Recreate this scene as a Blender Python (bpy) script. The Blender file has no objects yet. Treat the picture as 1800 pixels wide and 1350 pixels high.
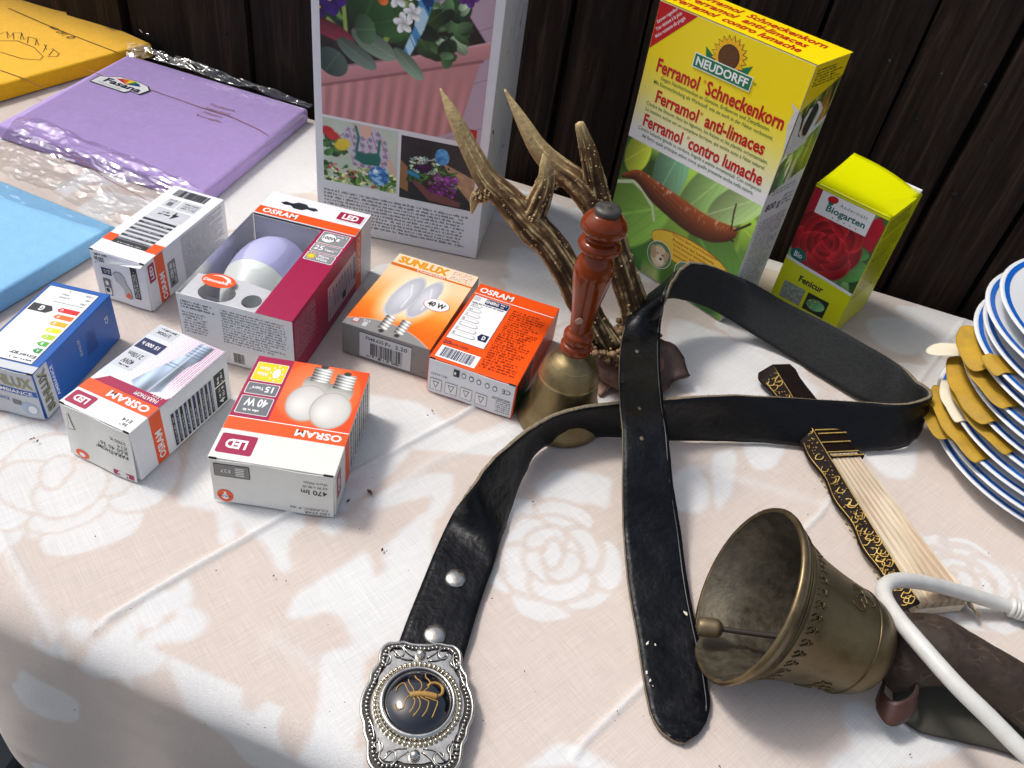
import bpy, bmesh, math, random
import numpy as np
from mathutils import Vector, Matrix
random.seed(7); rng = np.random.default_rng(11)
scene = bpy.context.scene
Z0 = 0.74                      # height of the table surface above the ground
# ---------------------------------------------------------------- camera
S = 0.51
CF, PITCH, ROLL = 1446.99, math.radians(41.86), math.radians(9.905)
fwd = Vector((0, math.cos(PITCH), -math.sin(PITCH)))
rgt0 = Vector((1, 0, 0)); up0 = rgt0.cross(fwd)
rgt = math.cos(ROLL)*rgt0 + math.sin(ROLL)*up0
upv = -math.sin(ROLL)*rgt0 + math.cos(ROLL)*up0
CAMP = Vector((0, 0, Z0+S))
cd = bpy.data.cameras.new('camera'); cam = bpy.data.objects.new('camera', cd)
scene.collection.objects.link(cam)
m = Matrix((( rgt.x, upv.x, -fwd.x), (rgt.y, upv.y, -fwd.y), (rgt.z, upv.z, -fwd.z))).to_4x4()
m.translation = CAMP; cam.matrix_world = m
cd.sensor_width = 36; cd.lens = CF/1800*36; cd.clip_start = .01; cd.clip_end = 200
scene.camera = cam
# ---------------------------------------------------------------- sky and sun
SUN_AZ = Vector((-.95, .31)).normalized(); SUN_EL = math.radians(56)
w = bpy.data.worlds.new('World'); scene.world = w; w.use_nodes = True
nt = w.node_tree; bg = nt.nodes['Background']
sky = nt.nodes.new('ShaderNodeTexSky'); sky.sky_type = 'NISHITA'; sky.sun_disc = False; sky.dust_density = 4
sky.sun_elevation = SUN_EL; sky.sun_rotation = math.atan2(SUN_AZ.x, SUN_AZ.y)
hsv = nt.nodes.new('ShaderNodeHueSaturation'); hsv.inputs['Saturation'].default_value = .65      # hazy, whitish sky
nt.links.new(sky.outputs[0], hsv.inputs['Color']); nt.links.new(hsv.outputs[0], bg.inputs[0]); bg.inputs[1].default_value = .15
sl = bpy.data.lights.new('sun', 'SUN'); sl.energy = 1.95; sl.angle = math.radians(10); sl.color = (1, .97, .93)
sun = bpy.data.objects.new('sun', sl); scene.collection.objects.link(sun)
sd = Vector((SUN_AZ.x*math.cos(SUN_EL), SUN_AZ.y*math.cos(SUN_EL), math.sin(SUN_EL)))
sun.rotation_euler = (-sd).to_track_quat('-Z', 'Y').to_euler(); sun.location = sd*5
scene.view_settings.view_transform = 'Standard'; scene.view_settings.look = 'None'
scene.view_settings.exposure = .10; scene.view_settings.gamma = 1
scene.render.resolution_x, scene.render.resolution_y = 1024, 768

# ---------------------------------------------------------------- helpers
COL = scene.collection
def ray(px, py):
    return (fwd + rgt*((px-900)/CF) - upv*((py-675)/CF)).normalized()
def at(px, py, z=0):                       # photo pixel -> point at height z above the table
    d = ray(px, py); return CAMP + d*((Z0+z-CAMP.z)/d.z)
def aty(px, py, y):                        # photo pixel -> point on a plane y = const
    d = ray(px, py); return CAMP + d*(y/d.y)
def atw(b, px, py, wd):                    # photo pixel -> point wd away from b (the higher one)
    d = ray(px, py); oc = CAMP-b; B = oc.dot(d); D = B*B-oc.dot(oc)+wd*wd
    return CAMP + d*(-B-math.sqrt(max(D, 0)))
def lin(c):
    return tuple(((x/255/12.92) if x/255 <= .04045 else ((x/255+.055)/1.055)**2.4) for x in c)
MATS = {}
def mat(key, rgb, rough=.5, metal=0., spec=.5, var=.0, vscale=40., bump=0., bscale=200., coat=0., attr=None, sheen=0., stretch=None, sss=0., alpha=None):
    if key in MATS: return MATS[key]
    M = bpy.data.materials.new(key); M.use_nodes = True; t = M.node_tree; b = t.nodes['Principled BSDF']
    c = tuple(rgb)+(1,)
    b.inputs['Base Color'].default_value = c; b.inputs['Roughness'].default_value = rough
    b.inputs['Metallic'].default_value = metal; b.inputs['Specular IOR Level'].default_value = spec
    b.inputs['Coat Weight'].default_value = coat; b.inputs['Coat Roughness'].default_value = .12
    b.inputs['Sheen Weight'].default_value = sheen
    if sss: b.inputs['Subsurface Weight'].default_value = sss; b.inputs['Subsurface Radius'].default_value = (.01, .01, .01); b.inputs['Subsurface Scale'].default_value = .3
    tc = t.nodes.new('ShaderNodeTexCoord'); src = tc.outputs['Object']
    if stretch:
        mp = t.nodes.new('ShaderNodeMapping'); mp.inputs['Scale'].default_value = stretch
        t.links.new(src, mp.inputs[0]); src = mp.outputs[0]
    col = None
    if attr:
        a = t.nodes.new('ShaderNodeVertexColor'); a.layer_name = attr; col = a.outputs[0]
        t.links.new(col, b.inputs['Base Color'])
    if var:
        n = t.nodes.new('ShaderNodeTexNoise'); n.inputs['Scale'].default_value = vscale; n.inputs['Detail'].default_value = 6
        n.inputs['Roughness'].default_value = .65
        t.links.new(src, n.inputs['Vector'])
        mr = t.nodes.new('ShaderNodeMapRange'); mr.inputs[1].default_value = .25; mr.inputs[2].default_value = .75
        mr.inputs[3].default_value = 1-var; mr.inputs[4].default_value = 1+var*.5
        t.links.new(n.outputs[0], mr.inputs[0])
        mx = t.nodes.new('ShaderNodeMix'); mx.data_type = 'RGBA'; mx.blend_type = 'MULTIPLY'; mx.inputs[0].default_value = 1
        if col: t.links.new(col, mx.inputs[6])
        else: mx.inputs[6].default_value = c
        t.links.new(mr.outputs[0], mx.inputs[7]); t.links.new(mx.outputs[2], b.inputs['Base Color'])
        r2 = t.nodes.new('ShaderNodeMapRange'); r2.inputs[1].default_value = .3; r2.inputs[2].default_value = .7
        r2.inputs[3].default_value = rough*(1-var*.7); r2.inputs[4].default_value = min(1, rough*(1+var*.7))
        t.links.new(n.outputs[0], r2.inputs[0]); t.links.new(r2.outputs[0], b.inputs['Roughness'])
    if bump:
        n = t.nodes.new('ShaderNodeTexNoise'); n.inputs['Scale'].default_value = bscale; n.inputs['Detail'].default_value = 4
        t.links.new(src, n.inputs['Vector'])
        bp = t.nodes.new('ShaderNodeBump'); bp.inputs['Strength'].default_value = bump; bp.inputs['Distance'].default_value = .001
        t.links.new(n.outputs[0], bp.inputs['Height']); t.links.new(bp.outputs[0], b.inputs['Normal'])
    MATS[key] = M; return M
def card(key, rgb255, rough=.38, **k):     # printed carton
    return mat('card_'+key, lin(rgb255), rough, var=k.pop('var', .05), vscale=k.pop('vscale', 90), bump=k.pop('bump', .12), bscale=320, **k)
def mesh(name, vs, fs, material=None, parent=None, smooth=False):
    me = bpy.data.meshes.new(name); me.from_pydata([tuple(v) for v in vs], [], fs); me.update()
    if smooth: me.shade_smooth()
    return link(name, me, material, parent)
def link(name, me, material=None, parent=None):
    o = bpy.data.objects.new(name, me); COL.objects.link(o)
    if material: me.materials.clear(); me.materials.append(material)
    if parent: o.parent = parent
    return o
def tag(o, label, cat, group=None):
    o['label'] = label; o['category'] = cat
    if group: o['group'] = group
    return o
def struct(o): o['kind'] = 'structure'; return o
def thing(name, label, cat, loc, rz=0, group=None):
    o = bpy.data.objects.new(name, None); COL.objects.link(o); o.empty_display_size = .02
    o.location = loc; o.rotation_euler = (0, 0, rz); return tag(o, label, cat, group)
def bbox_mesh(x0, x1, y0, y1, z0, z1, bev=.0006, seg=2, jit=0):
    bm = bmesh.new(); bmesh.ops.create_cube(bm, size=1)
    for v in bm.verts:
        v.co = Vector(((x0+x1)/2+v.co.x*(x1-x0), (y0+y1)/2+v.co.y*(y1-y0), (z0+z1)/2+v.co.z*(z1-z0)))
    if bev: bmesh.ops.bevel(bm, geom=bm.edges[:], offset=bev, segments=seg, affect='EDGES', profile=.6)
    if jit:
        for v in bm.verts: v.co += Vector((random.uniform(-jit, jit), random.uniform(-jit, jit), random.uniform(-jit, jit)))
    me = bpy.data.meshes.new('box'); bm.to_mesh(me); bm.free(); return me
def box(name, dims, material, parent=None, bev=.0006, seg=2):
    return link(name, bbox_mesh(*dims, bev=bev, seg=seg), material, parent)
def lathe(name, prof, material, parent=None, n=48, mtx=None, noise=None, closed=False):
    vs, fs = [], []
    for i, (r_, z) in enumerate(prof):
        for k in range(n):
            a = 2*math.pi*k/n; rr = r_
            if noise: rr += noise(a, z, r_)
            v = Vector((rr*math.cos(a), rr*math.sin(a), z)); vs.append(mtx @ v if mtx else v)
    for i in range(len(prof)-1):
        for k in range(n):
            fs.append((i*n+k, i*n+(k+1) % n, (i+1)*n+(k+1) % n, (i+1)*n+k))
    return mesh(name, vs, fs, material, parent, True)
def spline(pts, per=8):                    # Catmull-Rom through n-dimensional points
    P = np.array(pts, float); out = []
    Q = np.vstack([2*P[0]-P[1], P, 2*P[-1]-P[-2]])
    for i in range(1, len(Q)-2):
        p0, p1, p2, p3 = Q[i-1:i+3]
        for t in np.arange(per)/per:
            out.append(.5*((2*p1)+(-p0+p2)*t+(2*p0-5*p1+4*p2-p3)*t*t+(-p0+3*p1-3*p2+p3)*t**3))
    out.append(P[-1]); return np.array(out)
def tube(name, pts, rad, material, parent=None, n=12, per=6, cap=True, disp=None):
    R = rad if hasattr(rad, '__len__') else [rad]*len(pts)
    P = spline([tuple(p)+(r_,) for p, r_ in zip(pts, R)], per) if per > 1 else np.array([tuple(p)+(r_,) for p, r_ in zip(pts, R)])
    C = P[:, :3]; r_ = P[:, 3]; T = np.gradient(C, axis=0); T /= np.linalg.norm(T, axis=1)[:, None]+1e-12
    nrm = np.cross(T[0], (0, 0, 1.)) if abs(T[0][2]) < .9 else np.cross(T[0], (1., 0, 0))
    nrm /= np.linalg.norm(nrm); vs, fs = [], []; L = 0
    for i in range(len(C)):
        if i: L += np.linalg.norm(C[i]-C[i-1])
        nrm = nrm-T[i]*nrm.dot(T[i]); nrm /= np.linalg.norm(nrm); b = np.cross(T[i], nrm)
        for k in range(n):
            a = 2*math.pi*k/n; q = r_[i]*(1+(disp(a, L, i/len(C)) if disp else 0))
            vs.append(C[i]+q*(math.cos(a)*nrm+math.sin(a)*b))
    for i in range(len(C)-1):
        for k in range(n): fs.append((i*n+k, i*n+(k+1) % n, (i+1)*n+(k+1) % n, (i+1)*n+k))
    if cap:
        m0 = len(vs); vs += [C[0]-T[0]*r_[0]*.35, C[-1]+T[-1]*r_[-1]*.35]; e = (len(C)-1)*n
        for k in range(n): fs += [(m0, (k+1) % n, k), (m0+1, e+k, e+(k+1) % n)]
    if name is None: return vs, fs
    return mesh(name, vs, fs, material, parent, True)
def tubes(name, plist, rad, material, parent=None, n=6, per=4):      # several strokes in one part
    V, F = [], []
    for pts in plist:
        vs, fs = tube(None, pts, rad, None, n=n, per=per); o = len(V)
        V += list(vs); F += [tuple(i+o for i in f) for f in fs]
    return mesh(name, V, F, material, parent, True)
def dots(name, cents, rads, material, parent=None, sub=1, squash=1.):
    bm = bmesh.new(); bmesh.ops.create_icosphere(bm, subdivisions=sub, radius=1)
    sv = np.array([v.co[:] for v in bm.verts]); sf = [[v.index for v in f.verts] for f in bm.faces]; bm.free()
    V, F = [], []
    for c, r_ in zip(cents, rads):
        o = len(V); s = sv*r_; s[:, 2] *= squash; V += list(s+np.array(c)); F += [tuple(i+o for i in f) for f in sf]
    return mesh(name, V, F, material, parent, True)
def sheet2d(outline, holes=(), thick=0., res=2):       # flat plate with holes, via a filled 2D curve
    cu = bpy.data.curves.new('plate', 'CURVE'); cu.dimensions = '2D'; cu.fill_mode = 'BOTH'; cu.extrude = thick/2
    for ring in [outline]+list(holes):
        sp = cu.splines.new('POLY'); sp.points.add(len(ring)-1); sp.use_cyclic_u = True
        for p, q in zip(sp.points, ring): p.co = (q[0], q[1], 0, 1)
    return curve_mesh(cu)
def curve_mesh(cu):
    o = bpy.data.objects.new('tmp', cu); COL.objects.link(o)
    dg = bpy.context.evaluated_depsgraph_get(); me = bpy.data.meshes.new_from_object(o.evaluated_get(dg))
    bpy.data.objects.remove(o); bpy.data.curves.remove(cu); return me
def ellpts(cx, cy, rx, ry, n=28, rot=0):
    c, s = math.cos(rot), math.sin(rot); o = []
    for k in range(n):
        a = 2*math.pi*k/n; x, y = rx*math.cos(a), ry*math.sin(a); o.append((cx+x*c-y*s, cy+x*s+y*c))
    return o
TXT = {}
def text_mesh(s, bold=0., shear=0., space=1.):
    key = (s, bold, shear, space)
    if key not in TXT:
        cu = bpy.data.curves.new('txt', 'FONT'); cu.body = s; cu.size = 1; cu.resolution_u = 2; cu.offset = bold; cu.shear = shear
        cu.space_character = space
        me = curve_mesh(cu); v = np.zeros(len(me.vertices)*3); me.vertices.foreach_get('co', v); v = v.reshape(-1, 3)[:, :2]
        fs = [tuple(p.vertices) for p in me.polygons]
        mn, mx = v.min(0), v.max(0); TXT[key] = ((v-mn)/(mx-mn+1e-9), fs, (mx-mn)); bpy.data.meshes.remove(me)
    return TXT[key]
LAY = .00013
class Face:
    """A printed face of a carton: origin o, axes u and v (unit), size W x H, all in the parent's frame."""
    def __init__(s, parent, o, u, v, W, H, disp=None, base=0.):
        s.p = parent; s.o = Vector(o); s.u = Vector(u); s.v = Vector(v); s.W = W; s.H = H; s.n = s.u.cross(s.v); s.disp = disp; s.base = base
    def pt(s, a, b, layer=1):
        q = s.o+s.u*(a*s.W)+s.v*(b*s.H)+s.n*(s.base+LAY*layer)
        if s.disp: q = q+s.n*s.disp(a, b)
        return q
    def poly(s, name, pts, material, layer=1):
        return mesh(name, [s.pt(a, b, layer) for a, b in pts], [tuple(range(len(pts)))], material, s.p)
    def rect(s, name, a0, b0, a1, b1, material, layer=1, n=1):
        if s.disp and n == 1: n = 6
        vs = [s.pt(a0+(a1-a0)*i/n, b0+(b1-b0)*j/n, layer) for j in range(n+1) for i in range(n+1)]
        fs = [(j*(n+1)+i, j*(n+1)+i+1, (j+1)*(n+1)+i+1, (j+1)*(n+1)+i) for j in range(n) for i in range(n)]
        return mesh(name, vs, fs, material, s.p)
    def rrect(s, name, a0, b0, a1, b1, material, layer=1, r=.0015):
        ra, rb = r/s.W, r/s.H; pts = []
        for cx, cy, t0 in ((a1-ra, b1-rb, 0), (a0+ra, b1-rb, 90), (a0+ra, b0+rb, 180), (a1-ra, b0+rb, 270)):
            for k in range(4):
                t = math.radians(t0+30*k); pts.append((cx+ra*math.cos(t), cy+rb*math.sin(t)))
        return s.poly(name, pts, material, layer)
    def ell(s, name, a, b, ra, rb, material, layer=1, n=32, rot=0):
        return s.poly(name, [(x/s.W, y/s.H) for x, y in ellpts(a*s.W, b*s.H, ra*s.W, rb*s.H, n, rot)], material, layer)
    def text(s, string, a0, b0, a1, b1, material, layer=2, rot=0, bold=.0, shear=0., name='lettering', space=1., skew=0.):
        v, fs, _ = text_mesh(string, bold, shear, space)
        vs = []
        for x, y in v:
            if rot == 90: x, y = 1-y, x
            elif rot == 180: x, y = 1-x, 1-y
            elif rot == 270: x, y = y, 1-x
            vs.append(s.pt(a0+(a1-a0)*x, b0+(b1-b0)*y+skew*(x-.5), layer))
        return mesh(name, vs, fs, material, s.p)
    def fine(s, a0, b0, a1, b1, rows, material, layer=2, rot=0, name='fine_print', dens=.82, wl=1., ragged=True):
        """rows of print too small to read in the photograph: little letter-high marks grouped into words"""
        vs, fs = [], []; R = random.Random(rows*7+int(a0*100)+int(b1*31))
        Wd, Hd = abs(a1-a0)*s.W, abs(b1-b0)*s.H
        if rot in (90, 270): Wd, Hd = Hd, Wd
        lh = Hd/rows; xh = lh*.42
        for i in range(rows):
            x = 0; end = Wd*(R.uniform(.55, 1) if ragged and R.random() < .3 else R.uniform(.93, 1))
            while x < end:
                for k in range(R.randint(2, 9)):
                    wch = xh*R.uniform(.35, .75)*wl
                    if x+wch > end: break
                    top = xh*(1.45 if R.random() < .28 else 1); bot = -.35*xh if R.random() < .12 else 0
                    y0 = Hd-(i+.8)*lh
                    if R.random() < .85:
                        q = [(x, y0+bot), (x+wch*.72, y0+bot), (x+wch*.72, y0+top), (x, y0+top)]
                        o = len(vs)
                        for X, Y in q:
                            fx, fy = X/Wd, Y/Hd
                            if rot == 90: fx, fy = 1-fy, fx
                            elif rot == 180: fx, fy = 1-fx, 1-fy
                            elif rot == 270: fx, fy = fy, 1-fx
                            vs.append(s.pt(a0+(a1-a0)*fx, b0+(b1-b0)*fy, layer))
                        fs.append((o, o+1, o+2, o+3))
                    x += wch
                x += xh*.7
        return mesh(name, vs, fs, material, s.p)
    def barcode(s, a0, b0, a1, b1, material, layer=2, n=34, vert=False, seed=3, dig=None):
        R = random.Random(seed); vs, fs = [], []; x = 0; tot = []
        for k in range(n): tot.append((R.choice((1, 1, 2, 3)), R.choice((1, 1, 2))))
        T = sum(a+b for a, b in tot)
        for bw, gp in tot:
            q0, q1 = x/T, (x+bw)/T; x += bw+gp; o = len(vs)
            cs = [(q0, 0), (q1, 0), (q1, 1), (q0, 1)]
            for c, d in cs:
                if vert: c, d = d, c
                vs.append(s.pt(a0+(a1-a0)*c, b0+(b1-b0)*d, layer))
            fs.append((o, o+1, o+2, o+3) if not vert else (o+3, o+2, o+1, o))
        return mesh('barcode', vs, fs, material, s.p)
    def paint(s, name, a0, b0, a1, b1, fn, nu, nv, rough=.38, layer=1):
        U, V = np.meshgrid((np.arange(nu)+.0)/(nu-1), (np.arange(nv)+.0)/(nv-1))
        img = np.clip(fn(U, V, abs(a1-a0)*s.W/(abs(b1-b0)*s.H)), 0, 255)/255
        L = np.where(img <= .04045, img/12.92, ((img+.055)/1.055)**2.4)
        o, u, v = np.array(s.o), np.array(s.u), np.array(s.v)
        pts = o+(a0+(a1-a0)*U)[..., None]*s.W*u+(b0+(b1-b0)*V)[..., None]*s.H*v+np.array(s.n)*(s.base+LAY*layer)
        if s.disp: pts = pts+np.array(s.n)*np.vectorize(s.disp)(a0+(a1-a0)*U, b0+(b1-b0)*V)[..., None]
        idx = np.arange(nu*nv).reshape(nv, nu)
        fs = np.stack([idx[:-1, :-1], idx[:-1, 1:], idx[1:, 1:], idx[1:, :-1]], -1).reshape(-1, 4)
        me = bpy.data.meshes.new(name); me.from_pydata(pts.reshape(-1, 3), [], fs.tolist())
        ca = me.color_attributes.new('print', 'FLOAT_COLOR', 'POINT')
        ca.data.foreach_set('color', np.concatenate([L.reshape(-1, 3), np.ones((nu*nv, 1))], 1).astype(np.float32).ravel())
        return link(name, me, mat('picture_%g' % rough, (1, 1, 1), rough, attr='print', bump=.1, bscale=320), s.p)
# ---------------------------------------------------------------- painting helpers for printed pictures
def vnoise(U, V, sc, seed=0, octs=4, asp=1.):
    out = np.zeros_like(U); amp = 1; tot = 0
    for o in range(octs):
        g = np.random.default_rng(seed*17+o).random((64, 64)); x = U*sc*asp*2**o; y = V*sc*2**o
        xi = np.floor(x).astype(int); yi = np.floor(y).astype(int); fx = x-xi; fy = y-yi
        fx = fx*fx*(3-2*fx); fy = fy*fy*(3-2*fy)
        a = g[yi % 64, xi % 64]; b = g[yi % 64, (xi+1) % 64]; c = g[(yi+1) % 64, xi % 64]; d = g[(yi+1) % 64, (xi+1) % 64]
        out += amp*((a*(1-fx)+b*fx)*(1-fy)+(c*(1-fx)+d*fx)*fy); tot += amp; amp *= .55
    return out/tot
def lay(img, mask, col):
    m_ = np.clip(mask, 0, 1)[..., None]; return img*(1-m_)+np.asarray(col, float)*m_
def E_(U, V, cx, cy, rx, ry, rot=0, soft=.08):
    c, s = math.cos(rot), math.sin(rot); x, y = U-cx, V-cy; X = (x*c+y*s)/rx; Y = (-x*s+y*c)/ry
    d = np.sqrt(X*X+Y*Y); return np.clip((1-d)/soft+.5, 0, 1), X, Y
def PL(U, V, pts, soft=.006):              # soft-edged polygon mask
    P = np.array(pts, float); n = len(P); ins = np.zeros(U.shape, bool); dm = np.full(U.shape, 9.)
    for i in range(n):
        x0, y0 = P[i]; x1, y1 = P[(i+1) % n]
        cond = ((y0 > V) != (y1 > V)) & (U < (x1-x0)*(V-y0)/((y1-y0)+1e-12)+x0); ins ^= cond
        dx, dy = x1-x0, y1-y0; t = np.clip(((U-x0)*dx+(V-y0)*dy)/(dx*dx+dy*dy+1e-12), 0, 1)
        dm = np.minimum(dm, np.hypot(U-x0-t*dx, V-y0-t*dy))
    return np.clip(.5+np.where(ins, dm, -dm)/soft, 0, 1)
def SEG(U, V, pts, wd, soft=.5):           # soft stroke along a polyline; wd may vary
    P = np.array(pts, float); out = np.zeros(U.shape); W = wd if hasattr(wd, '__len__') else [wd]*len(P)
    for i in range(len(P)-1):
        (x0, y0), (x1, y1) = P[i], P[i+1]; dx, dy = x1-x0, y1-y0
        t = np.clip(((U-x0)*dx+(V-y0)*dy)/(dx*dx+dy*dy+1e-12), 0, 1); w_ = W[i]+(W[i+1]-W[i])*t
        out = np.maximum(out, np.clip((w_-np.hypot(U-x0-t*dx, V-y0-t*dy))/(w_*soft)+.0, 0, 1))
    return out
# ================================================================ setting
TT = Vector((.9697, -.2443, 0)); TN = Vector((.2443, .9697, 0))      # along and across the table
D_BACK, D_FRONT = .9076, .203
def tab(t, n, z=0): return TT*t + TN*n + Vector((0, 0, Z0+z))
# ground: earth with pebbles and a stone slab
gm = mat('earth', (.12, .105, .088), .9, var=.5, vscale=30, bump=.8, bscale=60)
struct(mesh('ground', [(-60, -60, 0), (60, -60, 0), (60, 60, 0), (-60, 60, 0)], [(0, 1, 2, 3)], gm))
pv, pr = [], []
for k in range(1500):
    x, y = random.uniform(-1.0, .1), random.uniform(.05, .85); r_ = random.uniform(.007, .021)
    pv.append((x, y, r_*.3)); pr.append(r_)
o = dots('gravel', pv, pr, mat('pebbles', lin((170, 150, 132)), .75, var=.55, vscale=45, bump=.4, bscale=150), sub=1, squash=.65)
o['kind'] = 'stuff'; o['label'] = 'brown gravel on the ground below the table edge'
sb = bpy.data.meshes.new('slab'); bm = bmesh.new()
c0 = at(2, 1338, -.72); pts = [(.0, .0)]
ring = [(c0.x+dx, c0.y+dy) for dx, dy in ((.012, .085), (.03, .03), (.018, -.06), (-.06, -.12), (-.2, -.1), (-.22, .05), (-.1, .1))]
for z in (.0, .03, .036):
    for x, y in ring: bm.verts.new((c0.x-.1+(x-c0.x+.1)*(1 if z < .033 else .95), c0.y+(y-c0.y)*(1 if z < .033 else .95), z))
bm.verts.ensure_lookup_table(); n = len(ring)
for j in range(2):
    for k in range(n): bm.faces.new([bm.verts[i] for i in (j*n+k, j*n+(k+1) % n, (j+1)*n+(k+1) % n, (j+1)*n+k)])
bm.faces.new([bm.verts[2*n+k] for k in range(n)]); bmesh.ops.recalc_face_normals(bm, faces=bm.faces[:]); bm.to_mesh(sb); bm.free()
tag(link('stone_slab', sb, mat('slate', lin((74, 80, 84)), .8, var=.35, vscale=60, bump=.6, bscale=120)), 'dark grey stone slab in the gravel at the bottom left corner', 'stone')
# trestle table under the cloth
tb = thing('trestle_table', 'long trestle table hidden under the floral cloth', 'table', (0, 0, 0))
wood = mat('table_wood', (.3, .2, .11), .6, var=.3)
def slab(name, t0, t1, n0, n1, z0, z1, m_, par):
    vs = [tab(t, n, z) for z in (z0, z1) for t, n in ((t0, n0), (t1, n0), (t1, n1), (t0, n1))]
    return mesh(name, vs, [(3, 2, 1, 0), (4, 5, 6, 7), (0, 1, 5, 4), (1, 2, 6, 5), (2, 3, 7, 6), (3, 0, 4, 7)], m_, par)
slab('table_top', -1.35, .8, D_FRONT+.008, D_BACK-.008, -.035, -.0045, wood, tb)
for t in (-1.2, .65):
    for n_ in (D_FRONT+.06, D_BACK-.06): slab('leg', t-.02, t+.02, n_-.02, n_+.02, -Z0+.001, -.036, wood, tb)
# ---------------------------------------------------------------- tablecloth with its woven rose pattern
NT, NTOP, NH = 800, 340, 70
t_ = np.linspace(-1.2, .62, NT)
LTOP = D_BACK-D_FRONT; R = .026
s_ = np.concatenate([np.linspace(-.09, 0, 24, endpoint=False), np.linspace(0, LTOP, NTOP, endpoint=False), np.linspace(LTOP, LTOP+.262, NH)])
T_, S_ = np.meshgrid(t_, s_); NN = D_BACK-S_; ZZ = np.zeros_like(S_)
arc = R*math.pi/2
def bend(dist):                                   # distance past an edge -> (outward, down)
    a = np.clip(dist/R, 0, math.pi/2); out = R*np.sin(a); dn = R*(1-np.cos(a))+np.clip(dist-arc, 0, None); return out, dn
e = S_-(LTOP-.004); o_, d_ = bend(np.clip(e, 0, None)); fr = e > 0
NN = np.where(fr, D_FRONT+.004-o_, NN); ZZ = np.where(fr, -d_, ZZ)
fold = np.clip(d_/.2, 0, 1)                      # hanging folds
NN -= np.where(fr, fold*(.012*np.sin(T_*17+1.2)+.008*np.sin(T_*41+S_*6)+.008*np.exp(-((T_+.34)/.04)**2)), 0)
e = -S_; o_, d_ = bend(np.clip(e, 0, None)); bk = e > 0
NN = np.where(bk, D_BACK+o_, NN); ZZ = np.where(bk, -d_, ZZ)
X_ = TT.x*T_+TN.x*NN; Y_ = TT.y*T_+TN.y*NN
top = ~fr & ~bk
def crease(pts, h, wd):
    P = np.array([(at(*p).x, at(*p).y) for p in pts]); dm = np.full(X_.shape, 9.)
    for (x0, y0), (x1, y1) in zip(P[:-1], P[1:]):
        dx, dy = x1-x0, y1-y0; t = np.clip(((X_-x0)*dx+(Y_-y0)*dy)/(dx*dx+dy*dy), 0, 1); dm = np.minimum(dm, np.hypot(X_-x0-t*dx, Y_-y0-t*dy))
    return h*np.exp(-np.abs(dm/wd)**1.6)
cr = np.zeros_like(X_)
for pts, h, wd in (([(170, 1098), (200, 1080), (300, 1020), (500, 905), (640, 820), (800, 735), (900, 670)], .0030, .0021),
                   ([(1010, 1330), (1030, 1300), (1150, 1185), (1440, 905), (1620, 665), (1700, 555)], .0022, .0018),
                   ([(0, 940), (90, 1105)], .0016, .004), ([(480, 1120), (600, 1200), (760, 1330)], .0008, .006),
                   ([(640, 900), (760, 810), (900, 760)], .001, .006), ([(1230, 820), (1500, 900), (1790, 1010)], .0009, .006)):
    cr = np.maximum(cr, crease(pts, h, wd))
und = .0011*(vnoise(T_+3, S_+3, 9, 5, 3)-.5)+.0005*(vnoise(T_+3, S_+3, 33, 6, 2)-.5)
ZZ = ZZ+np.where(fr | bk, .3, 1)*(cr+und)-.0012+np.where(bk, 0, 0)
NN = NN-np.where(fr, cr*.9+und*2, 0)
X_ = TT.x*T_+TN.x*NN; Y_ = TT.y*T_+TN.y*NN
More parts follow.
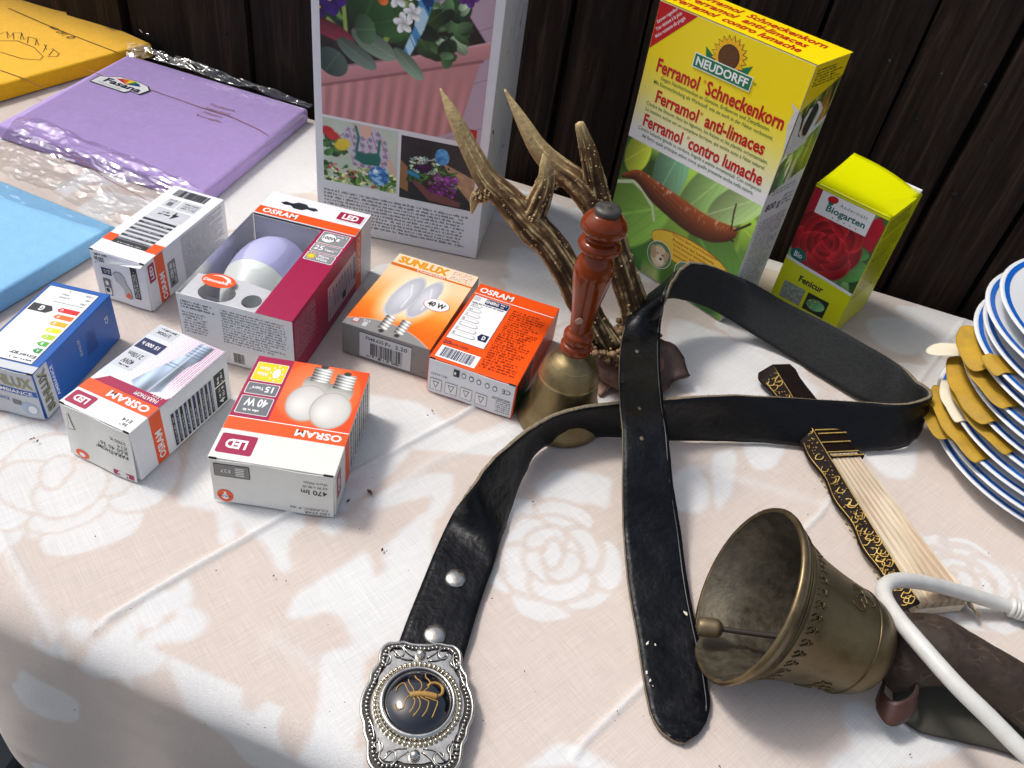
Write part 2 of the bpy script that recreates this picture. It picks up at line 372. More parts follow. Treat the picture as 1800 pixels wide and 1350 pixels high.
# pattern: x, y of the flat cloth
FX = TT.x*T_+TN.x*(D_BACK-S_); FY = TT.y*T_+TN.y*(D_BACK-S_)
WX = FX+.012*(vnoise(FX+5, FY+5, 26, 9, 3)-.5); WY = FY+.012*(vnoise(FX+8, FY+2, 26, 19, 3)-.5)
def PX(pts, soft=.005):
    q = [(at(*p).x, at(*p).y) for p in pts]; c = spline(q[-2:]+q+q[:2], 5)[10:-5]; return PL(WX, WY, c, soft)
wob = .008*(vnoise(FX+5, FY+5, 30, 9, 3)-.5)
pat_light = np.zeros_like(FX)
for poly in (
    [(310, 860), (345, 890), (380, 900), (398, 950), (418, 940), (418, 915), (445, 945), (478, 968), (492, 1002), (515, 1004), (512, 950), (530, 925), (545, 900), (600, 905), (640, 870), (720, 790), (660, 740), (600, 700), (400, 700)],
    [(505, 1065), (525, 1035), (600, 1000), (640, 975), (658, 990), (663, 1015), (680, 1000), (680, 960), (760, 900), (760, 1000), (740, 1120), (655, 1150), (640, 1250), (600, 1348), (500, 1345), (545, 1280), (560, 1200), (575, 1150), (620, 1130), (590, 1090), (565, 1070), (540, 1080), (510, 1080)],
    [(175, 1125), (230, 1080), (240, 1060), (255, 1085), (245, 1120), (225, 1150), (260, 1120), (320, 1085), (300, 1060), (330, 1050), (365, 1095), (340, 1125), (290, 1135), (240, 1145), (215, 1170), (205, 1200), (195, 1190), (215, 1140), (190, 1145)],
    [(245, 1090), (262, 1040), (310, 1035), (335, 1010), (345, 1060), (300, 1085), (275, 1110)],
    [(18, 1120), (40, 1100), (60, 1125), (90, 1110), (85, 1150), (40, 1140)],
    [(30, 930), (50, 905), (130, 885), (230, 868), (180, 905), (90, 938)],
    [(560, 925), (590, 912), (610, 925), (580, 945)], [(640, 885), (700, 850), (800, 835), (780, 905), (745, 920), (760, 870), (660, 900)],
    [(940, 1350), (930, 1340), (990, 1315), (1060, 1330), (1080, 1350)],
    [(1483, 1262), (1500, 1235), (1560, 1250), (1660, 1262), (1700, 1300), (1640, 1348), (1470, 1348), (1492, 1300)],
    [(945, 850), (990, 820), (1030, 830), (1080, 845), (1065, 890), (1030, 880), (990, 895), (960, 880)],
    [(1190, 830), (1225, 815), (1250, 850), (1240, 890), (1200, 895), (1175, 870)], [(1258, 795), (1290, 790), (1292, 850), (1262, 890), (1255, 840)],
    [(1310, 775), (1380, 770), (1370, 815), (1330, 820)], [(1500, 775), (1610, 770), (1600, 830), (1560, 840), (1520, 800)],
    [(600, 700), (720, 700), (820, 760), (900, 740), (940, 780), (860, 800), (740, 790), (650, 760)],
    [(690, 470), (880, 520), (900, 440), (1000, 470), (1010, 560), (980, 700), (900, 680), (700, 560)],
    [(1180, 560), (1280, 590), (1380, 640), (1440, 690), (1340, 700), (1210, 690), (1180, 640)],
    [(1530, 560), (1600, 560), (1690, 590), (1600, 620), (1540, 600)], [(380, 300), (540, 230), (560, 330), (470, 340), (420, 400), (360, 380)],
    [(905, 330), (990, 360), (1040, 420), (980, 430), (920, 390)]):
    pat_light = np.maximum(pat_light, PX(poly))
def rose(px, py, rad, seed, gap=.0035):
    global pat_light
    c = at(px, py); Rn = random.Random(seed)
    for rr, n, s_ in ((.78, 6, .46), (.50, 5, .40), (.27, 4, .30), (.0, 1, .20)):
        for k in range(n):
            a = 2*math.pi*k/n+Rn.uniform(-.25, .25)+rr*3; cx, cy = c.x+rad*rr*math.cos(a), c.y+rad*rr*math.sin(a); s1 = s_*rad*Rn.uniform(.85, 1.15); s2 = s1*Rn.uniform(.55, .8)
            mo = E_(WX, WY, cx, cy, s1+gap, s2+gap, a+math.pi/2, .06)[0]; mi = E_(WX, WY, cx, cy, s1, s2, a+math.pi/2, .09)[0]
            pat_light = pat_light*(1-mo*.72); pat_light = np.maximum(pat_light, mi*(.9+.1*Rn.random()))
rose(95, 830, .078, 3, .0030); rose(975, 975, .050, 5, .0050); rose(1700, 1020, .045, 8, .007); rose(480, 480, .08, 6); rose(1000, 640, .06, 4)
fill = np.clip((vnoise(FX+4, FY+7, 16, 21, 3)+wob*8-.56)/.03, 0, 1)
far = np.clip((FY-.60)/.1, 0, 1)*.85+(S_ > LTOP)*.9
pat_light = np.maximum(pat_light, fill*np.clip(far, 0, .9))
pink, white = np.array(lin((207, 194, 184))), np.array(lin((218, 217, 215)))
pat_light = np.maximum(pat_light, np.clip(cr/.0018, 0, 1)*.8)  # crease crests whitened: the light they catch is put into the cloth colour
Lc = pink+(white-pink)*pat_light[..., None]
idx = np.arange(X_.size).reshape(X_.shape)
fs = np.stack([idx[1:, :-1], idx[1:, 1:], idx[:-1, 1:], idx[:-1, :-1]], -1).reshape(-1, 4)
me = bpy.data.meshes.new('tablecloth'); me.from_pydata(np.stack([X_, Y_, ZZ+Z0], -1).reshape(-1, 3), [], fs.tolist()); me.shade_smooth()
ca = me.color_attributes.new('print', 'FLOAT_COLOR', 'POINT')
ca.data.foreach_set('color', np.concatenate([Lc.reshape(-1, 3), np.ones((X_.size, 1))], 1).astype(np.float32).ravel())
def cloth_mat():
    M = bpy.data.materials.new('tablecloth'); M.use_nodes = True; t = M.node_tree; b = t.nodes['Principled BSDF']
    b.inputs['Roughness'].default_value = .85; b.inputs['Specular IOR Level'].default_value = .2; b.inputs['Sheen Weight'].default_value = .15
    a = t.nodes.new('ShaderNodeVertexColor'); a.layer_name = 'print'; tc = t.nodes.new('ShaderNodeTexCoord'); col = a.outputs[0]; hs = []
    for rot, sc in ((-45, (1, 1, 1)), (45, (1, 1, 1))):
        mp = t.nodes.new('ShaderNodeMapping'); mp.inputs['Rotation'].default_value = (0, 0, math.radians(rot)); t.links.new(tc.outputs['Object'], mp.inputs[0])
        m2 = t.nodes.new('ShaderNodeMapping'); m2.inputs['Scale'].default_value = (1500, 38, 1500); t.links.new(mp.outputs[0], m2.inputs[0])
        n = t.nodes.new('ShaderNodeTexNoise'); n.inputs['Scale'].default_value = 1; n.inputs['Detail'].default_value = 3; t.links.new(m2.outputs[0], n.inputs['Vector'])
        mr = t.nodes.new('ShaderNodeMapRange'); mr.inputs[1].default_value = .3; mr.inputs[2].default_value = .7; mr.inputs[3].default_value = .93; mr.inputs[4].default_value = 1.05
        t.links.new(n.outputs[0], mr.inputs[0])
        mx = t.nodes.new('ShaderNodeMix'); mx.data_type = 'RGBA'; mx.blend_type = 'MULTIPLY'; mx.inputs[0].default_value = 1
        t.links.new(col, mx.inputs[6]); t.links.new(mr.outputs[0], mx.inputs[7]); col = mx.outputs[2]; hs.append(n.outputs[0])
    n = t.nodes.new('ShaderNodeTexNoise'); n.inputs['Scale'].default_value = 14; n.inputs['Detail'].default_value = 5; t.links.new(tc.outputs['Object'], n.inputs['Vector'])
    mr = t.nodes.new('ShaderNodeMapRange'); mr.inputs[1].default_value = .35; mr.inputs[2].default_value = .7; mr.inputs[3].default_value = .955; mr.inputs[4].default_value = 1.0
    t.links.new(n.outputs[0], mr.inputs[0]); mx = t.nodes.new('ShaderNodeMix'); mx.data_type = 'RGBA'; mx.blend_type = 'MULTIPLY'; mx.inputs[0].default_value = 1
    t.links.new(col, mx.inputs[6]); t.links.new(mr.outputs[0], mx.inputs[7]); t.links.new(mx.outputs[2], b.inputs['Base Color'])
    ad = t.nodes.new('ShaderNodeMath'); t.links.new(hs[0], ad.inputs[0]); t.links.new(hs[1], ad.inputs[1])
    bp = t.nodes.new('ShaderNodeBump'); bp.inputs['Strength'].default_value = .35; bp.inputs['Distance'].default_value = .0006
    t.links.new(ad.outputs[0], bp.inputs['Height']); t.links.new(bp.outputs[0], b.inputs['Normal']); return M
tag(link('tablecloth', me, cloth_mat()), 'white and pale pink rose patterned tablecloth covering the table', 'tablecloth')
# crumbs of bark on the cloth
V, F = [], []
for px, py, ln in [(650, 864, 9), (612, 880, 6), (55, 772, 4), (66, 775, 4), (60, 770, 3), (672, 966, 5), (680, 968, 3), (503, 1021, 2.5), (481, 1012, 3), (380, 1003, 2), (168, 943, 2), (632, 930, 2), (752, 730, 3), (760, 722, 4), (937, 882, 4), (718, 1003, 2), (1085, 1250, 2), (1600, 1326, 3), (1265, 1347, 3), (922, 1180, 2), (1130, 1005, 2), (1728, 1030, 2), (865, 1052, 2), (1420, 905, 2)]+[(random.uniform(50, 1750), random.uniform(700, 1330), random.uniform(.8, 1.6)) for _ in range(46)]:
    c = at(px, py, .0016); a = random.uniform(0, 3.14); L = ln*.00045; wd = L*random.uniform(.2, .45); d1 = Vector((math.cos(a), math.sin(a), 0)); d2 = Vector((-d1.y, d1.x, 0)); o = len(V)
    V += [c-d1*L, c-d2*wd+d1*L*.1, c+d1*L*.9+d2*wd*.3, c+d2*wd, c+Vector((0, 0, .0011))]; F += [(o, o+1, o+4), (o+1, o+2, o+4), (o+2, o+3, o+4), (o+3, o, o+4)]
o = mesh('bark_crumbs', V, F, mat('crumbs', lin((92, 62, 50)), .9)); o['kind'] = 'stuff'; o['label'] = 'tiny brown bark crumbs scattered on the tablecloth'
# ---------------------------------------------------------------- dark board fence
def fence_mat():
    M = bpy.data.materials.new('fence_wood'); M.use_nodes = True; t = M.node_tree; b = t.nodes['Principled BSDF']; b.inputs['Roughness'].default_value = .7; b.inputs['Specular IOR Level'].default_value = .18
    tc = t.nodes.new('ShaderNodeTexCoord'); oi = t.nodes.new('ShaderNodeObjectInfo')
    ad = t.nodes.new('ShaderNodeVectorMath'); ad.operation = 'ADD'; t.links.new(tc.outputs['Object'], ad.inputs[0])
    cb = t.nodes.new('ShaderNodeCombineXYZ'); ml = t.nodes.new('ShaderNodeMath'); ml.operation = 'MULTIPLY'; ml.inputs[1].default_value = 31; t.links.new(oi.outputs['Random'], ml.inputs[0])
    t.links.new(ml.outputs[0], cb.inputs[0]); t.links.new(ml.outputs[0], cb.inputs[2]); t.links.new(cb.outputs[0], ad.inputs[1])
    def nz(scale, det=6, rough=.6, dist=0):
        mp = t.nodes.new('ShaderNodeMapping'); mp.inputs['Scale'].default_value = scale; t.links.new(ad.outputs[0], mp.inputs[0])
        n = t.nodes.new('ShaderNodeTexNoise'); n.inputs['Scale'].default_value = 1; n.inputs['Detail'].default_value = det; n.inputs['Roughness'].default_value = rough; n.inputs['Distortion'].default_value = dist
        t.links.new(mp.outputs[0], n.inputs['Vector']); return n.outputs[0]
    g1, g2, g3 = nz((90, 90, 5), 7, .7, .8), nz((22, 22, 3), 5, .6, 1.5), nz((300, 300, 14), 4, .7)
    cr = t.nodes.new('ShaderNodeValToRGB'); e = cr.color_ramp.elements
    e[0].position = .3; e[0].color = (.0035, .0022, .0018, 1); e[1].position = .74; e[1].color = (.074, .046, .034, 1)
    x = e.new(.52); x.color = (.022, .013, .0096, 1)
    t.links.new(g1, cr.inputs[0]); mx = t.nodes.new('ShaderNodeMix'); mx.data_type = 'RGBA'; mx.blend_type = 'MIX'; mx.inputs[7].default_value = (.019, .015, .0135, 1)
    mr = t.nodes.new('ShaderNodeMapRange'); mr.inputs[1].default_value = .52; mr.inputs[2].default_value = .78; mr.inputs[4].default_value = .75; t.links.new(g2, mr.inputs[0]); t.links.new(mr.outputs[0], mx.inputs[0]); t.links.new(cr.outputs[0], mx.inputs[6]); hv = t.nodes.new('ShaderNodeHueSaturation'); rv = t.nodes.new('ShaderNodeMapRange'); rv.inputs[3].default_value = .55; rv.inputs[4].default_value = 1.5; t.links.new(oi.outputs['Random'], rv.inputs[0]); t.links.new(rv.outputs[0], hv.inputs['Value']); t.links.new(mx.outputs[2], hv.inputs['Color']); t.links.new(hv.outputs[0], b.inputs['Base Color'])
    a2 = t.nodes.new('ShaderNodeMath'); t.links.new(g1, a2.inputs[0]); t.links.new(g3, a2.inputs[1])
    bp = t.nodes.new('ShaderNodeBump'); bp.inputs['Strength'].default_value = .9; bp.inputs['Distance'].default_value = .002; t.links.new(a2.outputs[0], bp.inputs['Height']); t.links.new(bp.outputs[0], b.inputs['Normal']); return M
FM = fence_mat(); D_FENCE = D_BACK+.06*.9697
fe = thing('board_fence', 'dark stained wooden board fence standing behind the table', 'fence', tab(0, D_FENCE, -Z0)); fe.rotation_euler = (0, 0, math.atan2(TT.y, TT.x))
js = [-1.95, -1.84, -1.735, -1.63, -1.52, -1.415, -1.31, -1.205, -1.1, -1.0, -.895, -.79, -.69, -.585, -.475, -.365, -.25, -.16, -.072, .021, .12, .204, .293, .39, .485, .58, .68, .785, .885, .985, 1.09, 1.19]
FH = Z0+.52
for i, (a, b) in enumerate(zip(js[:-1], js[1:])):
    dpt = .006*(i % 2)+random.uniform(-.002, .002); ga, gb = a+random.uniform(.0015, .004), b-random.uniform(.0015, .005)
    bm = bmesh.new(); n1, n2 = 5, 40; vs = []
    for j in range(n2+1):
        z = FH*j/n2+.002; row = []
        for k in range(n1+1):
            f_ = k/n1; wv = .0012*math.sin(z*7+i*2.1)+.0008*math.sin(z*19+i)
            x = ga+(gb-ga)*f_+wv*(1 if k in (0, n1) else .5); y = -dpt+.0016*math.sin(f_*math.pi)*(-1 if i % 3 else 1)*1.2+(.0022 if k in (0, n1) else 0)
            row.append(bm.verts.new((x, y, z)))
        vs.append(row)
    for j in range(n2):
        for k in range(n1): bm.faces.new((vs[j][k], vs[j][k+1], vs[j+1][k+1], vs[j+1][k]))
    r_ = bmesh.ops.extrude_face_region(bm, geom=bm.faces[:]); bmesh.ops.translate(bm, verts=[v for v in r_['geom'] if isinstance(v, bmesh.types.BMVert)], vec=(0, .02, 0))
    bmesh.ops.recalc_face_normals(bm, faces=bm.faces[:]); me = bpy.data.meshes.new('plank'); bm.to_mesh(me); bm.free(); link('plank', me, FM, fe)
for z in (.3, FH-.12): box('rail', (js[0], js[-1], .026, .06, z, z+.07), FM, fe, .002)
for a in js[1:-1]: box('backing_plank', (a-.034, a+.034, .0262, .04, .002, FH-.02), FM, fe, .001)

KN = mat('knot', (.004, .003, .0025), .9); NAIL = mat('nail', (.05, .045, .04), .5, metal=.7)
def fpt(px, py):                           # photo pixel -> point on the face of the fence, in its own frame
    d = ray(px, py); q = CAMP+d*((D_FENCE-.010-TN.dot(CAMP))/TN.dot(d)); return (TT.dot(q), q.z)
for px, py, r_ in ((1679, 344, .0042), (1612, 212, .0025), (1745, 245, .002), (1030, 120, .0022), (395, 60, .002)):
    x, z = fpt(px, py); dots('knot_hole', [(x, -.008, z)], [r_], KN, fe, 2)
for px in (1490, 1585, 1690, 1780, 1090, 1000, 500, 385):
    x, z = fpt(px, 40 if px < 1500 else 60); dots('nail_head', [(x, -.0078, Z0+.235)], [.0022], NAIL, fe, 2)
# ================================================================ cartons
WHITE = card('white', (233, 234, 237)); ORANGE = card('orange', (243, 84, 12)); BURG = card('burgundy', (160, 8, 68)); GREY = card('grey', (140, 141, 143), .3)
LGREY = card('light_grey', (200, 203, 208)); DARK = card('ink', (32, 33, 38), .45); NAVY = card('navy', (24, 38, 82)); SILVER = card('silver', (128, 128, 126), .28)
BLUE = card('blue', (4, 88, 172), .33); YEL = card('yellow', (248, 208, 20)); LIME = card('lime', (224, 226, 6), .3); RED = card('red', (196, 18, 26)); GREEN = card('green', (22, 120, 70)); TEALG = card('teal_green', (0, 110, 96))
CREAM = card('cream_white', (226, 225, 218)); MIDGREY = card('mid_grey', (110, 112, 116)); LETW = mat('print_white', lin((240, 240, 240)), .4)
BLACKIN = mat('carton_inside_dark', lin((30, 28, 27)), .9); KRAFT = mat('carton_raw', lin((176, 170, 160)), .85, var=.1)
class Carton:
    def __init__(s, name, label, x, y, yaw, w, d, h, material, flap=None, bulge=.0, body=True):
        s.t = thing(name, label, 'box', (x*S, y*S, Z0+.0002), math.radians(yaw), None)
        s.w, s.d, s.h = w*S, d*S, h*S; w, d, h = s.w, s.d, s.h
        if body: box('carton_body', (0, w, 0, d, 0, h), material, s.t, .0007)
        s.top = Face(s.t, (0, 0, h), (1, 0, 0), (0, 1, 0), w, d)
        s.right = Face(s.t, (w, 0, 0), (0, 1, 0), (0, 0, 1), d, h)
        if flap:                               # tucked end flap standing a little proud of the front
            n = 12; g = .0012; th = .0005
            bul = lambda a, b: bulge*(1-(2*a-1)**2)*.35*(1-b)+bulge*(1-b)**1.6*.9+.0004*math.sin(a*9+1)
            def P(i, j, k): a, b = i/n, j/n; return (g+(w-2*g)*a, -.0002-bul(a, b)-(th if k else 0), .0006+(h-.0018)*b)
            vs = [P(i, j, k) for k in (0, 1) for j in range(n+1) for i in range(n+1)]; N = (n+1)**2; fs = []
            for j in range(n):
                for i in range(n):
                    q = [j*(n+1)+i, j*(n+1)+i+1, (j+1)*(n+1)+i+1, (j+1)*(n+1)+i]
                    fs += [tuple(v+N for v in q), tuple(reversed(q))]
            for i in range(n):
                fs += [(i, i+1, N+i+1, N+i), (n*(n+1)+i+1, n*(n+1)+i, N+n*(n+1)+i, N+n*(n+1)+i+1), ((i+1)*(n+1), i*(n+1), N+i*(n+1), N+(i+1)*(n+1)), (i*(n+1)+n, (i+1)*(n+1)+n, N+(i+1)*(n+1)+n, N+i*(n+1)+n)]
            mesh('end_flap', vs, fs, flap, s.t)
            # slits where the flap is tucked in
            for a0, a1 in ((.012, .07), (.91, .985)): box('tuck_slit', (a0*w, a1*w, -.0006, .0004, h-.0012, h+.00012), BLACKIN, s.t, 0)
            s.front = Face(s.t, (g, 0, .0006), (1, 0, 0), (0, 0, 1), w-2*g, h-.0018, disp=bul, base=.0002+th)
        else: s.front = Face(s.t, (0, 0, 0), (1, 0, 0), (0, 0, 1), w, h)
    def band(s, v0, v1, material, front=False):
        s.top.rect('colour_band', 0.004, v0, .996, v1, material, 1); s.right.rect('colour_band', v0, .01, v1, .99, material, 1)
# ---------------------------------------------------------------- A: small white box with hang tab
A = Carton('bulb_box', 'narrow white bulb box with spec table and barcode on top beside the blue packet', -.784, 1.1646, -10.7, .112, .2542, .1035, WHITE, flap=WHITE, bulge=.001)
f = A.top
for k in range(8):
    v = .135+.05*k; f.rect('table_row', .18, v, .80, v+.026, DARK if k % 2 == 0 or k == 7 else MIDGREY, 1)
    f.rect('table_row', .18, v+.026, .80, v+.05, LGREY if k else DARK, 1)
    f.fine(.24, v+.004, .72, v+.024, 1, LGREY if k % 2 == 0 else DARK, 2, 180, ragged=False)
f.rrect('label_patch', .19, .54, .83, .68, LGREY, 1, .001); f.text('4', .55, .57, .66, .66, DARK, 2, 180, .02); f.fine(.27, .58, .52, .65, 2, DARK, 2, 180)
f.rrect('label_patch', .20, .70, .44, .82, LGREY, 1, .001); f.rrect('label_patch', .47, .70, .83, .83, LGREY, 1, .001); f.text('E14', .24, .79, .36, .815, DARK, 2, 180); f.fine(.5, .72, .8, .81, 3, MIDGREY, 2, 180)
f.rect('bulb_icon', .26, .72, .36, .775, MIDGREY, 2); f.barcode(.17, .865, .80, .965, DARK, n=30, seed=5)
f.rect('colour_band', .004, .14, .18, .23, ORANGE, 2); f.rect('colour_band', .80, .13, .996, .24, ORANGE, 2)
f = A.right; f.rect('colour_band', .10, .01, .20, .99, ORANGE, 1); f.text('OSRAM', .125, .04, .18, .60, LETW, 2, 90, .03)
f.rrect('label_patch', .018, .56, .088, .93, BURG, 1, .001); f.text('LED', .035, .62, .07, .88, LETW, 2, 90, .03)
f.rrect('label_patch', .225, .14, .315, .68, SILVER, 1, .001); f.text('CRI 90', .245, .33, .275, .63, LETW, 2, 90, .02); f.fine(.28, .2, .305, .64, 1, LETW, 2, 90); f.ell('heart_icon', .26, .22, .012, .035, DARK, 2)
f.fine(.41, .05, .96, .95, 30, MIDGREY, 2, 0, dens=.9)
f = A.front; f.text('350 lm', .06, .80, .24, .90, DARK, 2, 180, .02); f.fine(.05, .91, .3, .98, 1, DARK, 2, 180); f.fine(.05, .72, .2, .79, 1, DARK, 2, 180)
bul = lambda a, b: 0
hook = [(.36, .6), (.43, .66), (.52, .66), (.58, .58), (.60, .44), (.66, .36), (.68, .2), (.62, .14), (.54, .17), (.52, .32), (.46, .4), (.40, .44)]
f.poly('hang_hole', [(.52+(x-.52)*1.06, .4+(y-.4)*1.05) for x, y in hook], MIDGREY, 2); f.poly('hang_hole', hook, card('hole_grey', (186, 188, 192)), 3); f.poly('inner_card', [(.53, .17), (.61, .15), (.66, .2), (.62, .29)], ORANGE, 4)
f.rect('label_patch', .73, .20, .85, .88, DARK, 2); f.fine(.745, .24, .835, .84, 3, LETW, 3, 90); f.rect('label_patch', .15, .54, .33, .69, NAVY, 2); f.fine(.17, .57, .31, .66, 2, LETW, 3, 180)
f.rrect('label_patch', .14, .08, .28, .46, MIDGREY, 2, .001); f.rrect('label_patch', .155, .10, .265, .26, WHITE, 3, .001); f.ell('bulb_icon', .2, .2, .035, .05, DARK, 4); f.ell('bulb_icon', .21, .36, .03, .05, LETW, 4)
# hang tab strip folded along the top of the front
mesh('hang_tab', [(.13*A.w, -.0016, .70*A.h), (.13*A.w, -.0022, .78*A.h), (.98*A.w, -.0052, .965*A.h), (.98*A.w, -.0016, .985*A.h), (.4*A.w, -.002, .80*A.h)], [(0, 1, 4), (1, 2, 3, 4)], WHITE, A.t)
# ---------------------------------------------------------------- B: window box with a big bulb
Bx = Carton('window_bulb_box', 'large burgundy and white bulb box with open window showing a lamp', -.5752, 1.0512, -6.8, .2049, .364, .1299, WHITE, body=False)
w, d, h = Bx.w, Bx.d, Bx.h; th = .0007; INW = card('inside_white', (214, 216, 219), .5)
box('carton_bottom', (0, w, 0, d, 0, th), WHITE, Bx.t, 0); box('front_panel', (0, w, 0, th, th+.0001, h), WHITE, Bx.t, .0002); box('back_panel', (0, w, d-th, d, th+.0001, h), INW, Bx.t, .0002)
box('side_panel', (w-th, w, th+.0001, d-th-.0001, th+.0001, h), BURG, Bx.t, .0002)
box('side_panel', (0, th, .765*d, d-th-.0001, th+.0001, h), WHITE, Bx.t, .0002); box('side_panel', (0, th, th+.0001, .765*d-.0001, th+.0001, h*.10), WHITE, Bx.t, .0002)
hh = [(x, y) for x, y in ((.15, .915), (.19, .90), (.26, .905), (.30, .885), (.38, .885), (.42, .905), (.49, .90), (.53, .915), (.49, .935), (.42, .93), (.38, .952), (.30, .952), (.26, .93), (.19, .935))]
r_ = link('top_panel', sheet2d([(0, .765*d), (w, .765*d), (w, d), (0, d)], [[(x*w, y*d) for x, y in hh]], th), WHITE, Bx.t); r_.location = (0, 0, h-th/2+.0002)
box('top_panel', (.685*w, w, 0, .765*d-.0001, h-th+.0003, h+.0003), BURG, Bx.t, .0002)
box('inner_wall', (th+.001, .68*w, .757*d, .760*d, .12*h, h-.0018), INW, Bx.t, 0)
f = Face(Bx.t, (0, 0, h+.0004), (1, 0, 0), (0, 1, 0), w, d)
f.rect('colour_band', .004, .772, .996, .842, ORANGE, 1); f.text('OSRAM', .06, .785, .40, .83, LETW, 2, 0, .03)
f.rrect('label_patch', .715, .875, .975, .965, LETW, 1, .0015); f.rrect('label_patch', .725, .882, .965, .958, BURG, 2, .0012); f.text('LED', .77, .895, .925, .945, LETW, 3, 0, .04)
for v0, v1 in ((.64, .745), (.56, .625), (.48, .545)): f.rrect('label_patch', .713, v0-.004, .977, v1+.004, LETW, 1, .0012); f.rrect('label_patch', .72, v0, .97, v1, GREY, 2, .001)
f.ell('bulb_icon', .80, .692, .065, .038, LETW, 3); f.text('100W', .745, .677, .875, .707, DARK, 4, 0, .02); f.fine(.86, .715, .96, .735, 1, LETW, 3); f.rect('bulb_icon', .87, .68, .9, .705, LETW, 3)
f.text('25', .735, .575, .82, .615, LETW, 3, 0, .02); f.text('Years**', .83, .578, .955, .6, LETW, 3, 0, .02)
f.ell('sun_icon', .765, .512, .03, .017, YEL, 3); f.text('Warm', .82, .515, .925, .537, LETW, 3, 0, .02); f.text('White', .82, .489, .925, .511, LETW, 3, 0, .02)
for k in range(10):
    a = k*math.pi/5; f.ell('sun_ray', .765+.042*math.cos(a), .512+.024*math.sin(a), .006, .004, YEL, 3, 8)
f = Bx.right; f.rect('colour_band', .772, .01, .85, .99, ORANGE, 1); f.rect('white_edge', .85, .01, .998, .99, WHITE, 1); f.text('OSRAM', .795, .30, .83, .92, LETW, 2, 270, .0)
pk = card('pale_pink', (205, 170, 182)); f.rect('label_patch', .40, .17, .77, .76, pk, 1); f.fine(.41, .2, .43, .72, 1, BURG, 2, 90)
for k in range(7):
    a0 = .45+.038*k; f.poly('plot_curve', [(a0, .3), (a0+.006, .3), (a0+.014, .58), (a0+.022, .60), (a0+.03, .32), (a0+.036, .32), (a0+.026, .66), (a0+.012, .64)], MIDGREY, 2)
f.rect('label_patch', .585, .22, .63, .34, DARK, 2); f.rect('label_patch', .735, .3, .765, .68, MIDGREY, 2); f.fine(.02, .3, .26, .93, 24, pk, 1, 0)
f = Bx.front; f.fine(.03, .78, .33, .92, 3, DARK, 1); f.fine(.03, .38, .25, .74, 8, MIDGREY, 1); f.fine(.38, .36, .96, .92, 13, MIDGREY, 1); f.rect('label_patch', .42, .04, .68, .26, LETW, 1); f.barcode(.45, .05, .55, .22, DARK, n=18, seed=9)
# card insert with round cut-outs that hold the lamp
ins = link('card_insert', sheet2d([(.012*w, .003*d), (.675*w, .003*d), (.675*w, .19*d), (.40*w, .215*d), (.012*w, .19*d)], [ellpts(.275*w, .085*d, .155*w, .070*d, 30), ellpts(.58*w, .085*d, .080*w, .05*d, 24)], .0006), INW, Bx.t); ins.location = (0, 0, h*.955)
box('insert_wall', (.012*w, .67*w, .222*d, .226*d, th+.0002, h*.5), INW, Bx.t, 0); box('insert_wall', (.675*w, .682*w, .01*d, .757*d, th+.0002, h*.95), INW, Bx.t, 0)
film = bpy.data.materials.new('clear_film'); film.use_nodes = True; t = film.node_tree; t.nodes.remove(t.nodes['Principled BSDF'])
tr = t.nodes.new('ShaderNodeBsdfTransparent'); tr.inputs[0].default_value = (.97, .97, .98, 1); gl = t.nodes.new('ShaderNodeBsdfGlossy'); gl.inputs['Roughness'].default_value = .06
fr_ = t.nodes.new('ShaderNodeFresnel'); fr_.inputs[0].default_value = 1.45; mxs = t.nodes.new('ShaderNodeMixShader'); nb = t.nodes.new('ShaderNodeTexNoise'); nb.inputs['Scale'].default_value = 60
bp = t.nodes.new('ShaderNodeBump'); bp.inputs['Strength'].default_value = .25; bp.inputs['Distance'].default_value = .004; t.links.new(nb.outputs[0], bp.inputs['Height']); t.links.new(bp.outputs[0], gl.inputs['Normal'])
t.links.new(fr_.outputs[0], mxs.inputs[0]); t.links.new(tr.outputs[0], mxs.inputs[1]); t.links.new(gl.outputs[0], mxs.inputs[2]); t.links.new(mxs.outputs[0], t.nodes['Material Output'].inputs[0])
mesh('window_film', [(-.0004, 0, .1*h), (-.0004, 0, h+.0001), (.69*w, 0, h+.0001), (-.0004, .77*d, .1*h), (-.0004, .77*d, h+.0001), (.69*w, .77*d, h+.0001)], [(0, 1, 4, 3), (1, 2, 5, 4)], film, Bx.t)
f = Face(Bx.t, (0, 0, h+.0006), (1, 0, 0), (0, 1, 0), w, d)
f.ell('sticker', .235, .15, .145, .052, ORANGE, 1, rot=-.0); f.text('Dimmable*', .11, .13, .355, .155, LETW, 2, 0, .02, .2)
arc_ = [(.235+.10*math.cos(a), .155+.036*math.sin(a)) for a in np.linspace(2.4, .1, 14)]; f.poly('arc_mark', arc_+[(x-.003-.02*(i/13), y-.004-.012*(i/13)) for i, (x, y) in reversed(list(enumerate(arc_)))], LETW, 2)
